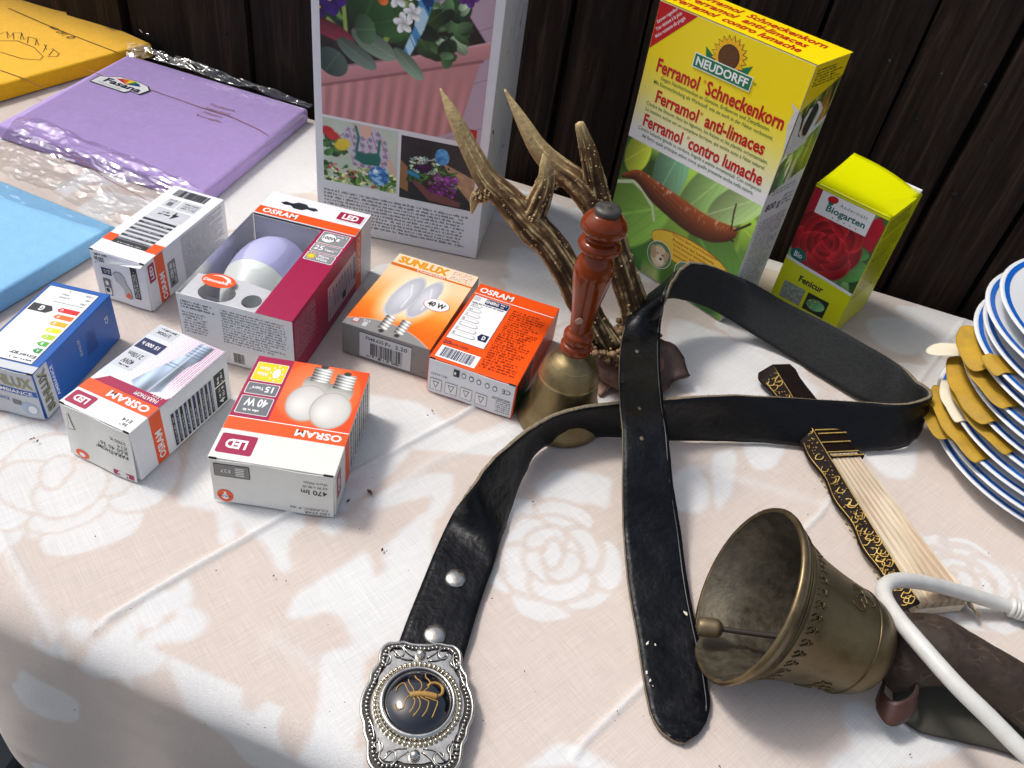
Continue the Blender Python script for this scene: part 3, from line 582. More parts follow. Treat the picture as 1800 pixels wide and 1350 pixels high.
# the lamp itself
bl = thing('light_bulb', 'round frosted lamp lying inside the burgundy window box', 'bulb', Bx.t.matrix_world @ Vector((0, 0, 0)))
bl.matrix_world = Matrix.Translation((-.5752*S, 1.0512*S, Z0)) @ Matrix.Rotation(math.radians(-6.8), 4, 'Z') @ Matrix.Translation((.375*w, .24*d, h*.54)) @ Matrix.Rotation(-math.pi/2, 4, 'X')
R0 = h*.525
lathe('diffuser', [(.0001, .088), (.25*R0, .087), (.5*R0, .083), (.72*R0, .076), (.88*R0, .067), (.97*R0, .057), (R0, .047), (1.0*R0, .038), (.985*R0, .030), (.955*R0, .022)], mat('bulb_diffuser', lin((190, 190, 230)), .28, sss=.3), bl, 48)
lathe('housing', [(.95*R0, .022), (.955*R0, .0215), (.91*R0, .014), (.83*R0, .006), (.73*R0, -.002), (.62*R0, -.009), (.52*R0, -.013), (.42*R0, -.015), (.0001, -.015)], mat('bulb_housing', lin((226, 232, 228)), .35, var=.03), bl, 48)
lathe('screw_base', [(.36*R0, -.0145)]+[(.34*R0+.0008*(k % 2), -.016-.0014*k) for k in range(10)]+[(.2*R0, -.032), (.0001, -.033)], mat('nickel', (.6, .58, .55), .25, 1), bl, 32)
# ---------------------------------------------------------------- printed lamp pictures
def screw(U, V, img, cx, v0, v1, hw, flip=False):
    m_ = (np.abs(U-cx) < hw) & (V > min(v0, v1)) & (V < max(v0, v1)); x = (U-cx)/hw
    g = 150+70*np.cos(x*2.2-.6)+45*np.sin((V+x*.015)*2*math.pi/((abs(v1-v0))/5)); g = np.clip(g, 40, 245)
    return np.where(m_[..., None], np.stack([g, g, g*.98], -1), img)
def pic_candles(U, V, asp):
    base = np.array((246, 146, 44.))+(np.array((252, 214, 168.))-np.array((246, 146, 44.)))*np.clip((V-.35)/.5, 0, 1)[..., None]
    img = base-np.array((8, 40, 30.))*np.clip((.45-V)/.3, 0, 1)[..., None]
    for cx, cy, rx, ry, rot in ((.40, .585, .14, .36, -.14), (.61, .63, .12, .33, -.14)):
        g, X, Y = E_(U, V, cx, cy, rx*1.55, ry*1.12, rot, .55); img = lay(img, g*.8, (255, 236, 205))
    cut = .17-.55*(U-.42)**2; img = lay(img, np.clip((cut-V)/.01+.5, 0, 1), (140, 139, 137)); img = lay(img, np.clip(1-np.abs(V-cut)/.006, 0, 1)*.8, (225, 220, 215))
    for cx, cy, rx, ry, rot in ((.62, .63, .115, .32, -.12), (.40, .59, .14, .345, -.12)):
        mk, X, Y = E_(U, V, cx, cy, rx, ry, rot, .05)
        sh = 205+22*np.clip(1-np.hypot(X+.35, Y-.2), 0, 1)-30*np.clip(np.hypot(X-.1, Y), 0, 1); img = lay(img, mk, np.stack([sh, sh+2, sh+10], -1))
        img = lay(img, np.clip(1-np.abs(np.hypot(X, Y)-.95)/.05, 0, 1)*.5, (250, 250, 252)); s_ = SEG(U, V, [(cx-rx*.1, cy+ry*.55), (cx+rx*.35, cy+ry*.1), (cx+rx*.3, cy-ry*.5)], .008); img = lay(img, s_*.7, (252, 252, 255))
    for cx in (.42, .60):
        img = screw(U, V, img, cx, .06, .27, .055); mk, _, _ = E_(U, V, cx, .045, .03, .025, 0, .2); img = lay(img, mk, (50, 48, 46))
    return img
C = Carton('bulb_box', 'flat orange and grey two-lamp box with candle bulb picture', -.3159, 1.1236, -11.8, .1693, .2481, .0684, SILVER)
f = C.top; f.paint('picture', .003, .003, .997, .835, pic_candles, 110, 140); OCH = card('ochre', (240, 160, 20)); CRM = card('peach', (252, 226, 190))
f.rect('colour_band', .003, .835, .997, .997, CRM, 1); f.rect('colour_band', .003, .825, .68, .862, card('deep_orange', (222, 112, 20)), 2); f.rect('colour_band', .68, .825, .997, .845, card('deep_orange', (222, 112, 20)), 2)
f.text('SUNLUX', .05, .88, .66, .975, OCH, 3, 0, .05); f.text('STANDARD', .32, .832, .67, .855, LETW, 4, 0, .02); f.text('DUO', .70, .93, .95, .985, OCH, 3, 0, .05); f.text('PACK', .70, .86, .98, .92, OCH, 3, 0, .05)
f.text('DUO', .702, .932, .948, .983, LETW, 4, 0, .01); f.text('PACK', .702, .862, .978, .918, LETW, 4, 0, .01)
f.ell('badge', .77, .50, .15, .075, RED, 2); f.ell('badge', .77, .50, .143, .071, LETW, 3); f.text('40 W', .67, .468, .87, .53, DARK, 4, 0, .04)
f.rrect('icon', .075, .045, .15, .10, RED, 2, .0008); f.rrect('icon', .083, .051, .142, .094, LGREY, 3, .0006); f.text('E14', .19, .085, .26, .105, LETW, 3); f.rrect('icon', .2, .03, .25, .08, LGREY, 2, .0008)
f = C.front; f.rect('label_patch', .20, .05, .80, .90, DARK, 1); f.rect('label_patch', .204, .07, .796, .88, LGREY, 2); f.text('7048.625', .27, .69, .48, .80, DARK, 3, 0, .01); f.text('Fr. 2.20', .5, .67, .75, .80, DARK, 3, 0, .01); f.barcode(.33, .2, .70, .62, DARK, 3, 30, seed=12); f.fine(.29, .1, .72, .22, 1, DARK, 3)
# ---------------------------------------------------------------- D: orange box
D = Carton('bulb_box', 'flat bright orange bulb box with energy label lying beside the hand bell', -.1482, 1.0638, -13.1, .1617, .2438, .0767, ORANGE, flap=WHITE, bulge=.0004)
f = D.top; f.text('OSRAM', .045, .885, .46, .955, LETW, 2, 0, .03); f.rect('line', .01, .852, .985, .860, LETW, 2); f.rect('line', .985, .852, .997, .860, LETW, 2)
f.rect('energy_label', .03, .25, .48, .835, NAVY, 1); f.rect('energy_label', .036, .254, .474, .831, LETW, 2); f.rect('label_patch', .19, .755, .468, .826, NAVY, 3); f.text('ENERG', .2, .772, .35, .812, LETW, 4, 0, .03); f.fine(.37, .762, .46, .82, 2, LETW, 4); f.rect('flag_icon', .045, .77, .12, .82, LGREY, 3); f.fine(.05, .725, .45, .755, 1, NAVY, 3)
for k, c_ in enumerate(('A++', 'A+', 'A', 'B', 'C', 'D', 'E')):
    v = .685-.063*k; e_ = .17+.022*k; ring = [(.06, v), (e_, v), (e_+.03, v+.021), (e_, v+.042), (.06, v+.042)]
    f.poly('energy_arrow', ring, NAVY, 3); cx = .11; f.poly('energy_arrow', [(cx+(x-cx)*.965, v+.021+(y-v-.021)*.86) for x, y in ring], LETW, 4); f.text(c_, .068, v+.011, .068+.024*len(c_), v+.033, DARK, 5, 0, .01)
f.poly('energy_arrow', [(.335, .365), (.36, .325), (.455, .325), (.455, .405), (.36, .405)], NAVY, 3); f.text('D', .39, .342, .43, .388, LETW, 4, 0, .05)
f.text('20', .035, .185, .12, .225, NAVY, 2, 0, .01); f.text('kWh/1000h', .125, .188, .33, .212, NAVY, 2, 0, .0); f.rect('label_patch', .05, .025, .50, .16, LETW, 2); f.barcode(.09, .04, .45, .148, NAVY, 3, 28, seed=21); f.fine(.53, .06, .95, .80, 26, card('dark_red', (150, 40, 10)), 2)
f = D.front; f.rect('icon', .29, .70, .36, .92, DARK, 2); f.ell('icon', .31, .80, .012, .05, LETW, 3)
for k, a in enumerate((.41, .50, .59, .69, .78)): f.ell('icon', a, .80-.012*k, .028, .085, (MIDGREY, DARK, MIDGREY, MIDGREY, MIDGREY)[k], 2, 20); f.ell('icon', a, .80-.012*k, .019, .055, LETW, 3, 16)
f.text('CE', .86, .68, .96, .82, NAVY, 2, 180, .0); f.text('www.osram.com', .76, .45, .97, .52, DARK, 2, 180); f.fine(.80, .06, .98, .44, 6, MIDGREY, 2, 180); f.text('IEC 60357', .03, .56, .22, .62, MIDGREY, 2, 180)
for k in range(4): f.rect('icon', .03+.18*k, .10, .17+.18*k, .45, MIDGREY, 2); f.rect('icon', .035+.18*k, .115, .165+.18*k, .435, LETW, 3); f.poly('icon', [(.06+.18*k, .38), (.14+.18*k, .38), (.10+.18*k, .16)], MIDGREY, 4); f.poly('icon', [(.073+.18*k, .36), (.127+.18*k, .36), (.10+.18*k, .21)], LETW, 5)
f = D.right; f.rect('print_block', .03, .05, .36, .92, DARK, 1); f.poly('print_block', [(.03, .05), (.36, .05), (.30, .45), (.05, .42)], GREEN, 2); f.text('HALOGEN', .10, .5, .34, .8, ORANGE, 2, 0); f.fine(.42, .1, .96, .9, 14, card('dark_red', (150, 40, 10)), 1)
# ---------------------------------------------------------------- E: two round lamps, standing upside down
def pic_round(U, V, asp):
    g = vnoise(U, V, 2, 4, 2); img = np.zeros(U.shape+(3,))+np.array((238, 78, 14.)); r_ = np.hypot((U-.45), (V-.55)); img = lay(img, np.clip(1.05-r_*1.5, 0, 1)*.75, (250, 176, 140)); img = lay(img, np.clip((r_-.52)/.02, 0, 1)*.7, (236, 70, 8))
    for cx, cy in ((.36, .36), (.68, .30)):
        mk, X, Y = E_(U, V, cx, cy, .255, .29, 0, .04); r2 = np.hypot(X, Y); sh = 214-26*r2**3+18*np.clip(1-np.hypot(X+.4, Y+.2)*1.6, 0, 1)
        neck = np.clip((.125+.05*np.cos((V-cy-.3)*9)-np.abs(U-cx-.03))/.01, 0, 1)*((V > cy+.15) & (V < cy+.42)); img = lay(img, np.maximum(mk, neck), np.stack([sh, sh-3, sh-10], -1)); img = lay(img, np.clip(1-np.abs(r2-.97)/.05, 0, 1)*.55, (150, 140, 130))
        img = screw(U, V, img, cx+.05, cy+.36, cy+.60, .125); img = lay(img, E_(U, V, cx+.05, cy+.62, .05, .035, 0, .2)[0], (60, 56, 54))
    return img
E = Carton('bulb_box', 'square orange and white box with two round bulbs pictured upside down', -.4088, .7538, 1.2, .1832, .226, .0885, CREAM, flap=CREAM, bulge=.0022)
f = E.top; f.rect('colour_band', .004, .26, .997, .372, ORANGE, 1); f.rect('line', .004, .372, .997, .379, LETW, 1); f.text('OSRAM', .575, .285, .955, .347, LETW, 2, 180, .03)
f.rrect('label_patch', .03, .05, .315, .22, BURG, 1, .0016); f.text('LED', .085, .095, .255, .175, LETW, 2, 180, .04)
f.rect('colour_band', .004, .379, .325, .997, BURG, 1); f.paint('picture', .325, .379, .997, .997, pic_round, 100, 110)
f.rrect('label_patch', .03, .41, .302, .585, LETW, 2, .0012); f.rrect('label_patch', .036, .415, .296, .58, MIDGREY, 3, .001); f.text('40 W', .075, .485, .265, .565, LETW, 4, 180, .03); f.fine(.08, .43, .22, .465, 1, LETW, 4, 180)
f.rrect('label_patch', .03, .605, .302, .72, LETW, 2, .0012); f.rrect('label_patch', .036, .61, .296, .715, MIDGREY, 3, .001); f.text('15', .19, .635, .26, .695, LETW, 4, 180, .03); f.text('Years*', .06, .645, .18, .68, LETW, 4, 180, .02)
f.rrect('label_patch', .03, .74, .302, .935, LETW, 2, .0012); f.rrect('label_patch', .036, .745, .296, .93, YEL, 3, .001); f.text('Warm', .065, .85, .16, .89, LETW, 4, 180, .02); f.text('White', .065, .79, .16, .83, LETW, 4, 180, .02); f.ell('sun_icon', .225, .835, .032, .05, LETW, 4, 20)
for k in range(8): f.ell('sun_ray', .225+.05*math.cos(k*.785), .835+.075*math.sin(k*.785), .007, .008, LETW, 4, 8)
f = E.front; f.rrect('label_patch', .03, .62, .32, .93, DARK, 2, .0012); f.rrect('label_patch', .036, .635, .314, .915, SILVER, 3, .001); f.text('E27', .085, .73, .165, .81, LETW, 4, 180)
for k in range(5): f.rect('screw_icon', .205, .68+.042*k, .275, .70+.042*k, LETW, 4)
f.ell('emblem', .10, .155, .068, .145, ORANGE, 2); f.ell('emblem', .10, .13, .03, .06, LETW, 3); f.rect('emblem', .09, .17, .11, .25, LETW, 3); f.text('OSRAM', .05, .12, .15, .16, DARK, 4, 180)
f.text('470 lm', .735, .50, .95, .62, DARK, 2, 180, .01); f.text('4.0 W = 40 W', .75, .665, .955, .725, DARK, 2, 180); f.text('Warm White', .76, .765, .955, .82, DARK, 2, 180); f.text('LED STAR', .76, .03, .965, .085, DARK, 2, 180); f.text('CLASSIC P 40', .64, .115, .955, .165, DARK, 2, 180)
f = E.right; f.rect('colour_band', .26, .01, .372, .99, ORANGE, 1); f.rrect('label_patch', .04, .3, .14, .85, BURG, 1, .0012); f.text('LED', .065, .4, .115, .75, LETW, 2, 270, .03)
for k in range(9): f.rect('table_row', .40+.062*k, .08, .435+.062*k, .94, MIDGREY if k % 2 else DARK, 1); f.fine(.405+.062*k, .12, .43+.062*k, .9, 1, LETW, 2, 90)
# ---------------------------------------------------------------- F: reflector lamp box
def pic_reflector(U, V, asp):
    img = np.zeros(U.shape+(3,))+np.array((226, 229, 236.)); img = lay(img, np.clip((.5-U)/.5, 0, 1)*.5, (190, 205, 224))
    dx, dy = (U*34) % 1-.5, ((V*44+np.floor(U*34)*.5) % 1)-.5; rr = np.hypot(dx, dy); den = np.clip((U-.18)*1.6, 0, 1)*np.clip((V-.0)*3, 0, 1); img = lay(img, np.clip((.1+.28*den-rr)/.1, 0, 1), (176, 40, 110))
    body = PL(U, V, [(.42, .08), (.50, .02), (.72, .02), (.84, .09), (.82, .2), (.80, .5), (.86, .72), (.86, .97), (.66, .97), (.64, .72), (.56, .5), (.46, .22)], .012)
    x = (U-(.5+.24*V))/.2; sh = 168+46*np.cos(x*3.2+.4)-36*np.clip(V-.5, 0, 1)+20*np.sin(U*37+V*5); img = lay(img, body, np.stack([sh*.86, sh*.95, sh*1.06], -1))
    for v in (.48, .53, .72): img = lay(img, body*np.clip(1-np.abs(V-v)/.012, 0, 1)*.7, (70, 84, 104))
    for k in range(4): img = lay(img, body*np.clip(1-np.abs(V-(.77+.05*k)-.02*(U-.7))/.012, 0, 1)*.75, (60, 76, 100))
    img = lay(img, body*np.clip(1-np.abs(U-.70-.02*V)/.02, 0, 1)*.6, (240, 246, 252)); return img
F_ = Carton('bulb_box', 'white lamp box with reflector bulb picture and dotted purple print', -.643, .797, -17.1, .1276, .2103, .1016, WHITE, flap=CREAM, bulge=.0035)
f = F_.top; f.paint('picture', .003, .355, .997, .997, pic_reflector, 120, 150); f.rect('colour_band', .004, .172, .997, .283, ORANGE, 1); f.text('OSRAM', .36, .195, .93, .262, LETW, 2, 180, .03)
f.poly('colour_band', [(.05, .283), (.997, .283), (.997, .40), (.97, .37), (.17, .365)], BURG, 2); f.text('PARATHOM', .60, .302, .92, .34, LETW, 3, 180, .01); f.text('LED', .80, .35, .93, .375, LETW, 4, 180)
f.rrect('label_patch', .03, .025, .34, .15, BURG, 1, .0015); f.text('LED', .09, .058, .28, .118, LETW, 2, 180, .04); f.text('E14', .78, .07, .90, .10, DARK, 2, 180); f.text('36°', .80, .03, .90, .058, DARK, 2, 180)
f.rect('label_patch', .01, .87, .34, .985, LGREY, 2); f.text('2700K', .06, .90, .27, .935, DARK, 3, 180, .01); f.fine(.05, .945, .3, .975, 1, DARK, 3, 180)
f.rect('label_patch', .02, .70, .36, .82, NAVY, 2); f.text('15 000 h', .06, .745, .31, .785, LETW, 3, 180, .02); f.rect('label_patch', .02, .47, .30, .68, LGREY, 2); f.text('210lm', .05, .60, .26, .65, DARK, 3, 180, .01); f.text('40W', .08, .52, .24, .575, DARK, 3, 180, .01); f.fine(.07, .485, .24, .51, 1, DARK, 3, 180)
f = F_.front; f.text('2700 K', .70, .72, .93, .78, DARK, 2, 180); f.text('E14', .80, .62, .93, .68, DARK, 2, 180); f.text('R50 40 36°', .50, .52, .93, .60, DARK, 2, 180); f.text('PARATHOM°', .45, .42, .93, .50, DARK, 2, 180, .01)
f.ell('emblem', .20, .10, .10, .085, ORANGE, 2); f.ell('emblem', .20, .09, .045, .04, LETW, 3); f.rrect('label_patch', .68, .02, .97, .12, BURG, 2, .001); f.text('LED', .74, .035, .9, .1, LETW, 3, 180)
f.poly('lamp_icon', [(.04, .52), (.16, .56), (.13, .68), (.11, .86), (.08, .85), (.07, .68)], MIDGREY, 2); f.poly('lamp_icon', [(.052, .54), (.148, .572), (.122, .68), (.102, .85), (.088, .845), (.078, .68)], CREAM, 3)
f = F_.right; f.rect('colour_band', .172, .01, .283, .99, ORANGE, 1); f.text('OSRAM', .195, .08, .26, .64, LETW, 2, 90, .03)
f.rect('label_patch', .36, .05, .82, .72, LGREY, 1)
for k in range(10): f.rect('table_row', .365+.045*k, .05, .365+.045*k+.027, .72, DARK if k % 2 == 0 else NAVY, 2); f.fine(.368+.045*k, .1, .388+.045*k, .68, 1, LGREY, 3, 90)
f.rect('label_patch', .83, .05, .95, .46, DARK, 1); f.rect('label_patch', .83, .49, .95, .74, DARK, 1); f.text('4', .86, .09, .92, .18, LETW, 2, 90, .03); f.fine(.85, .21, .93, .43, 2, LETW, 2, 90); f.fine(.85, .52, .93, .71, 2, LETW, 2, 90)
# ---------------------------------------------------------------- G: blue box with energy label
G = Carton('bulb_box', 'blue bulb box with coloured energy label lying at the left edge', -.8152, .8534, -4.2, .1045, .2131, .0945, BLUE, flap=LGREY, bulge=.0016)
f = G.top; f.rect('colour_band', .004, .003, .997, .075, LGREY, 1); f.rect('energy_label', .04, .085, .875, .955, DARK, 1); f.rect('energy_label', .05, .092, .865, .948, LETW, 2)
for k, (c_, col) in enumerate(zip('ABCDEFG', ((0, 140, 60), (80, 170, 50), (180, 205, 40), (250, 226, 10), (245, 175, 20), (232, 110, 30), (214, 20, 30)))):
    v = .205+.078*k; l_ = .70-.036*k; f.poly('energy_arrow', [(l_, v+.026), (l_+.05, v), (.835, v), (.835, v+.052), (l_+.05, v+.052)], card('energy_'+c_, col), 3); f.text(c_, l_+.06, v+.012, l_+.10, v+.04, LETW, 4, 180, .02)
f.poly('energy_arrow', [(.44, .672), (.37, .63), (.07, .63), (.07, .72), (.37, .72)], DARK, 3); f.text('G', .22, .645, .30, .705, LETW, 4, 180, .05); f.text('Energy', .42, .145, .84, .185, DARK, 3, 180, .02); f.fine(.45, .105, .84, .13, 1, DARK, 3, 180); f.text('Lumen', .33, .825, .50, .85, DARK, 3, 180); f.text('Watt', .33, .865, .46, .89, DARK, 3, 180); f.text('h', .40, .91, .43, .935, DARK, 3, 180); f.text('290', .72, .80, .82, .825, DARK, 3, 180); f.text('40', .75, .85, .82, .875, DARK, 3, 180); f.text('1000', .69, .9, .82, .925, DARK, 3, 180); f.rect('line', .3, .775, .84, .78, DARK, 3)
f = G.front; OL = card('olive_grey', (150, 150, 110)); f.text('SUNLUX', .10, .66, .97, .90, OL, 2, 0, .04); f.rect('colour_band', .004, .50, .996, .62, BLUE, 2); f.text('AMBIANCE', .3, .52, .93, .60, LETW, 3, 0, .02)
f.ell('bulb_picture', .82, .22, .14, .13, card('pale_blue', (170, 190, 214)), 2, rot=-.3); f.rect('bulb_picture', .55, .25, .70, .36, MIDGREY, 2); f.text('AMBIANCE', .15, .3, .5, .38, BLUE, 2); f.ell('bulb_picture', .86, .2, .07, .09, LETW, 3, rot=-.3)
f = G.right; f.rect('colour_band', .004, .01, .155, .99, LGREY, 1); f.text('SUNLUX', .03, .08, .12, .94, NAVY, 2, 90, .07); f.text('SUNLUX', .03, .08, .12, .94, OL, 3, 90, .02); f.rect('colour_band', .155, .03, .21, .97, card('mid_blue', (30, 96, 190)), 1); f.text('AMBIANCE', .165, .2, .195, .85, LETW, 2, 90, .01); f.text('SUNLUX', .5, .45, .53, .8, LGREY, 2, 90); f.fine(.58, .3, .72, .8, 6, NAVY, 2, 90); f.text('CE', .86, .55, .90, .7, LETW, 2, 90)
# ================================================================ tall boxes at the back
def leafblob(U, V, img, cx, cy, rx, ry, rot, col, soft=.12, vein=True, asp=1.):
    mk, X, Y = E_(U, V, cx, cy, rx, ry, rot, soft); c = np.array(col, float); sh = (1+.22*X-.18*Y)[..., None]
    img = lay(img, mk, np.clip(c*sh, 0, 255))
    if vein: img = lay(img, mk*np.clip(1-np.abs(Y)/.07, 0, 1)*.45, np.clip(c*1.4+14, 0, 255)); img = lay(img, mk*np.clip(1-np.abs(((np.abs(Y)*1.3+X*1.0) % .42)-.21)/.05, 0, 1)*.2, c*.7)
    return img
def foliage(U, V, img, seed, n, cols, size, box_=(0, 0, 1, 1), soft=.2):
    R = random.Random(seed)
    for k in range(n):
        cx, cy = R.uniform(box_[0], box_[2]), R.uniform(box_[1], box_[3]); s_ = size*R.uniform(.5, 1.3); c = np.array(R.choice(cols), float)*R.uniform(.75, 1.2)
        img = leafblob(U, V, img, cx, cy, s_, s_*R.uniform(.4, .7), R.uniform(0, 6.28), np.clip(c, 0, 255), soft, R.random() < .5)
    return img
def pic_planter(U, V, asp):                # U 0..1 left-right, V 0..1 up; the top third is above the photograph's frame
    V = V/.82; n1 = vnoise(U, V, 5, 31, 4); img = np.zeros(U.shape+(3,))+np.array((186, 160, 176.)); img = lay(img, np.clip(1-np.abs((V-.55*U-.05) % .32-.16)/.006, 0, 1)*.5, (120, 90, 110)); img = lay(img, n1*.3, (214, 196, 206))
    rim_t = lambda u: .145+.235*u; soil = PL(U, V, [(0, .30), (.10, .33), (.6, .50), (.97, .66), (.84, .82), (.0, .80)], .01); img = lay(img, soil, (38, 28, 30)); img = lay(img, soil*(n1 > .55)*.5, (74, 58, 52))
    # pot: tapered and ribbed below a plain rim
    pot = PL(U, V, [(.0, .25), (.0, .0), (.72, .0), (.82, .055), (.88, .18), (.955, .56), (.5, .42)], .008); sh = 196+20*np.sin((U+.10*(.3-V))*2*math.pi*13)*np.clip((.45-V), 0, .3)/.3-26*np.clip(.25-V, 0, 1)+8*n1
    img = lay(img, pot, np.stack([sh, sh*.695, sh*.695], -1)); rim = PL(U, V, [(0, .30), (.09, .315), (.55, .49), (1.0, .665), (1.0, .575), (.96, .545), (.5, .375), (.0, .195)], .008)
    r2 = 190+26*np.clip((V-(.21+.36*U))/.1, 0, 1)+6*n1; img = lay(img, rim, np.stack([r2, r2*.70, r2*.71], -1)); edge = SEG(U, V, [(0, .195), (.5, .375), (.96, .545)], .012); img = lay(img, edge*.55, (120, 74, 78)); img = lay(img, SEG(U, V, [(0, .30), (.55, .49), (1, .665)], .009)*.6, (232, 180, 178))
    # trailing small leaves on the right, dark foliage behind, then big leaves and flowers
    R = random.Random(4); img = foliage(U, V, img, 3, 70, [(54, 84, 50), (90, 128, 84), (150, 176, 140), (36, 60, 40)], .055, (.60, .52, .84, .86)); img = foliage(U, V, img, 5, 60, [(36, 64, 36), (60, 96, 48), (88, 120, 60), (24, 44, 30)], .12, (.0, .62, .62, 1.0))
    for p, wd in (([(.16, .5), (.14, .75), (.18, 1.0)], .016), ([(.25, .5), (.26, .8), (.24, 1)], .018), ([(.36, .5), (.47, .72), (.50, .8)], .02), ([(.05, .62), (.2, .5)], .016)): img = lay(img, SEG(U, V, p, wd), (150, 172, 84))
    img = leafblob(U, V, img, .42, .68, .12, .10, .3, (52, 92, 48)); img = leafblob(U, V, img, .30, .76, .10, .13, 1.2, (44, 82, 44))
    # blue glass stake
    st = PL(U, V, [(.49, .50), (.535, .49), (.61, .66), (.66, .84), (.84, .92), (.93, 1.0), (.56, 1.0), (.57, .80), (.55, .66)], .008); gz = vnoise(U*1.5+V*.8, V*.3, 14, 8, 3); img = lay(img, st, np.stack([20+120*gz, 90+120*gz, 150+100*gz], -1)); img = lay(img, st*(gz > .62)*.8, (210, 238, 246)); img = lay(img, st*(gz < .36)*.7, (8, 40, 96))
    for cx, cy, rx, ry, rot, c in ((.05, .56, .16, .05, -.3, (120, 40, 60)), (.07, .36, .085, .10, 1.0, (64, 82, 74)), (.22, .44, .135, .055, -.55, (98, 116, 104)), (.32, .52, .145, .065, -.45, (112, 130, 114)), (.53, .44, .12, .045, -.75, (120, 146, 124)), (.27, .6, .06, .09, .2, (70, 100, 70))): img = leafblob(U, V, img, cx, cy, rx, ry, rot, c, .06)
    for cx, cy, s_, c in ((.06, .74, .08, (58, 26, 110)), (.0, .68, .05, (50, 20, 96)), (.10, .84, .08, (72, 34, 130)), (.85, .9, .05, (90, 40, 120))):
        for k in range(5): a = k*1.257; img = leafblob(U, V, img, cx+s_*.6*math.cos(a), cy+s_*.6*math.sin(a), s_*.62, s_*.5, a, c, .1, False)
        img = lay(img, E_(U, V, cx, cy, s_*.18, s_*.18, 0, .3)[0], (240, 200, 60))
    for cx, cy, s_ in ((.49, .68, .05), (.54, .75, .045), (.45, .82, .05), (.40, .88, .05), (.54, .87, .045)):
        for k in range(5): a = k*1.257+.5; img = leafblob(U, V, img, cx+s_*.6*math.cos(a), cy+s_*.7*math.sin(a), s_*.6, s_*.42, a, (238, 238, 236), .1, False)
    img = leafblob(U, V, img, .37, .79, .03, .03, 0, (230, 110, 50), .2, False); return img
def pic_gardener(U, V, asp):
    img = np.zeros(U.shape+(3,))+np.array((206, 214, 204.)); img = lay(img, vnoise(U, V, 4, 12, 3)*.5, (150, 176, 140))
    shirt = PL(U, V, [(.20, .72), (.34, .92), (.44, .98), (.70, .98), (.84, .82), (.92, .5), (.80, .30), (.40, .34), (.36, .62)], .02); ch = ((np.sin(U*62)+np.sin(V*58)) > .5); img = lay(img, shirt, (196, 190, 204)); img = lay(img, shirt*ch*.7, (122, 112, 152)); img = lay(img, shirt*(np.sin(U*62+V*20) > .93), (170, 110, 130))
    img = lay(img, PL(U, V, [(.48, .99), (.50, .86), (.57, .78), (.64, .86), (.66, .99)], .02), (224, 182, 160)); img = lay(img, PL(U, V, [(.40, .99), (.42, 1.0), (.47, .9), (.45, .8)], .02), (214, 178, 110))
    img = lay(img, PL(U, V, [(.45, .58), (.43, .44), (.55, .38), (.76, .40), (.78, .52), (.74, .60), (.56, .56)], .02), (22, 104, 92)); img = lay(img, SEG(U, V, [(.45, .56), (.48, .80), (.44, .95)], .022), (30, 112, 98)); img = lay(img, SEG(U, V, [(.74, .56), (.76, .80)], .022), (30, 112, 98)); img = lay(img, SEG(U, V, [(.90, .5), (.95, .3), (.86, .2)], .045), (226, 184, 164))
    img = foliage(U, V, img, 21, 90, [(70, 120, 50), (120, 160, 70), (50, 92, 40), (190, 200, 130)], .05, (0, .0, 1, .30)); img = foliage(U, V, img, 22, 30, [(40, 78, 36), (60, 104, 50)], .06, (0, .45, .30, .72))
    for k in range(16): a = random.Random(k); img = lay(img, E_(U, V, a.uniform(0, .7), a.uniform(.03, .3), .022, .022, 0, .4)[0], a.choice(((230, 120, 140), (240, 230, 220), (200, 60, 80))))
    for cx, cy, c in ((.06, .80, (190, 28, 34)), (.13, .74, (200, 40, 40)), (.28, .66, (232, 206, 60)), (.24, .6, (226, 196, 50))): img = lay(img, E_(U, V, cx, cy, .09, .07, 0, .4)[0], c)
    mk, X, Y = E_(U, V, .76, .24, .14, .155, 0, .05); nz = vnoise(U, V, 22, 5, 2); img = lay(img, mk, np.stack([20+90*nz, 70+110*nz, 140+100*nz], -1)); img = lay(img, mk*(nz > .62), (150, 200, 240)); img = lay(img, E_(U, V, .71, .31, .03, .03, 0, .6)[0], (240, 250, 255)); return img
def pic_box(U, V, asp):
    img = np.zeros(U.shape+(3,))+np.array((34, 34, 42.)); img = lay(img, vnoise(U, V, 6, 9, 3)*.5, (58, 64, 62)); wd = PL(U, V, [(.55, .70), (1, .52), (1, .10), (.78, .35), (.66, .52)], .01); g = vnoise(U+V*1.2, V-U*.3, 16, 3, 3); img = lay(img, wd, np.stack([150+60*g, 116+50*g, 90+40*g], -1)); img = lay(img, PL(U, V, [(0, .62), (.1, .52), (.12, .12), (0, .16)], .01), (150, 110, 72))
    bx = PL(U, V, [(.14, .42), (.40, .22), (.84, .10), (.82, .02), (.40, .04), (.18, .28)], .01); img = lay(img, bx, (120, 72, 74)); img = lay(img, PL(U, V, [(.10, .46), (.34, .6), (.84, .12), (.40, .2)], .01), (54, 34, 36))
    img = foliage(U, V, img, 31, 120, [(60, 96, 50), (90, 130, 66), (40, 70, 40)], .05, (.12, .3, .75, .62)); img = foliage(U, V, img, 33, 90, [(110, 40, 120), (150, 70, 150), (90, 26, 96)], .035, (.42, .18, .76, .5)); img = foliage(U, V, img, 34, 60, [(230, 232, 220), (190, 210, 180), (150, 180, 190)], .03, (.12, .48, .5, .72)); img = foliage(U, V, img, 35, 24, [(56, 20, 70), (40, 14, 60)], .05, (.22, .48, .42, .6), .3)
    mk, X, Y = E_(U, V, .545, .78, .095, .13, 0, .05); nz = vnoise(U, V, 24, 7, 2); img = lay(img, mk, np.stack([20+100*nz, 90+110*nz, 160+90*nz], -1)); img = lay(img, SEG(U, V, [(.12, .44), (.24, .40)], .04), (40, 140, 190)); return img
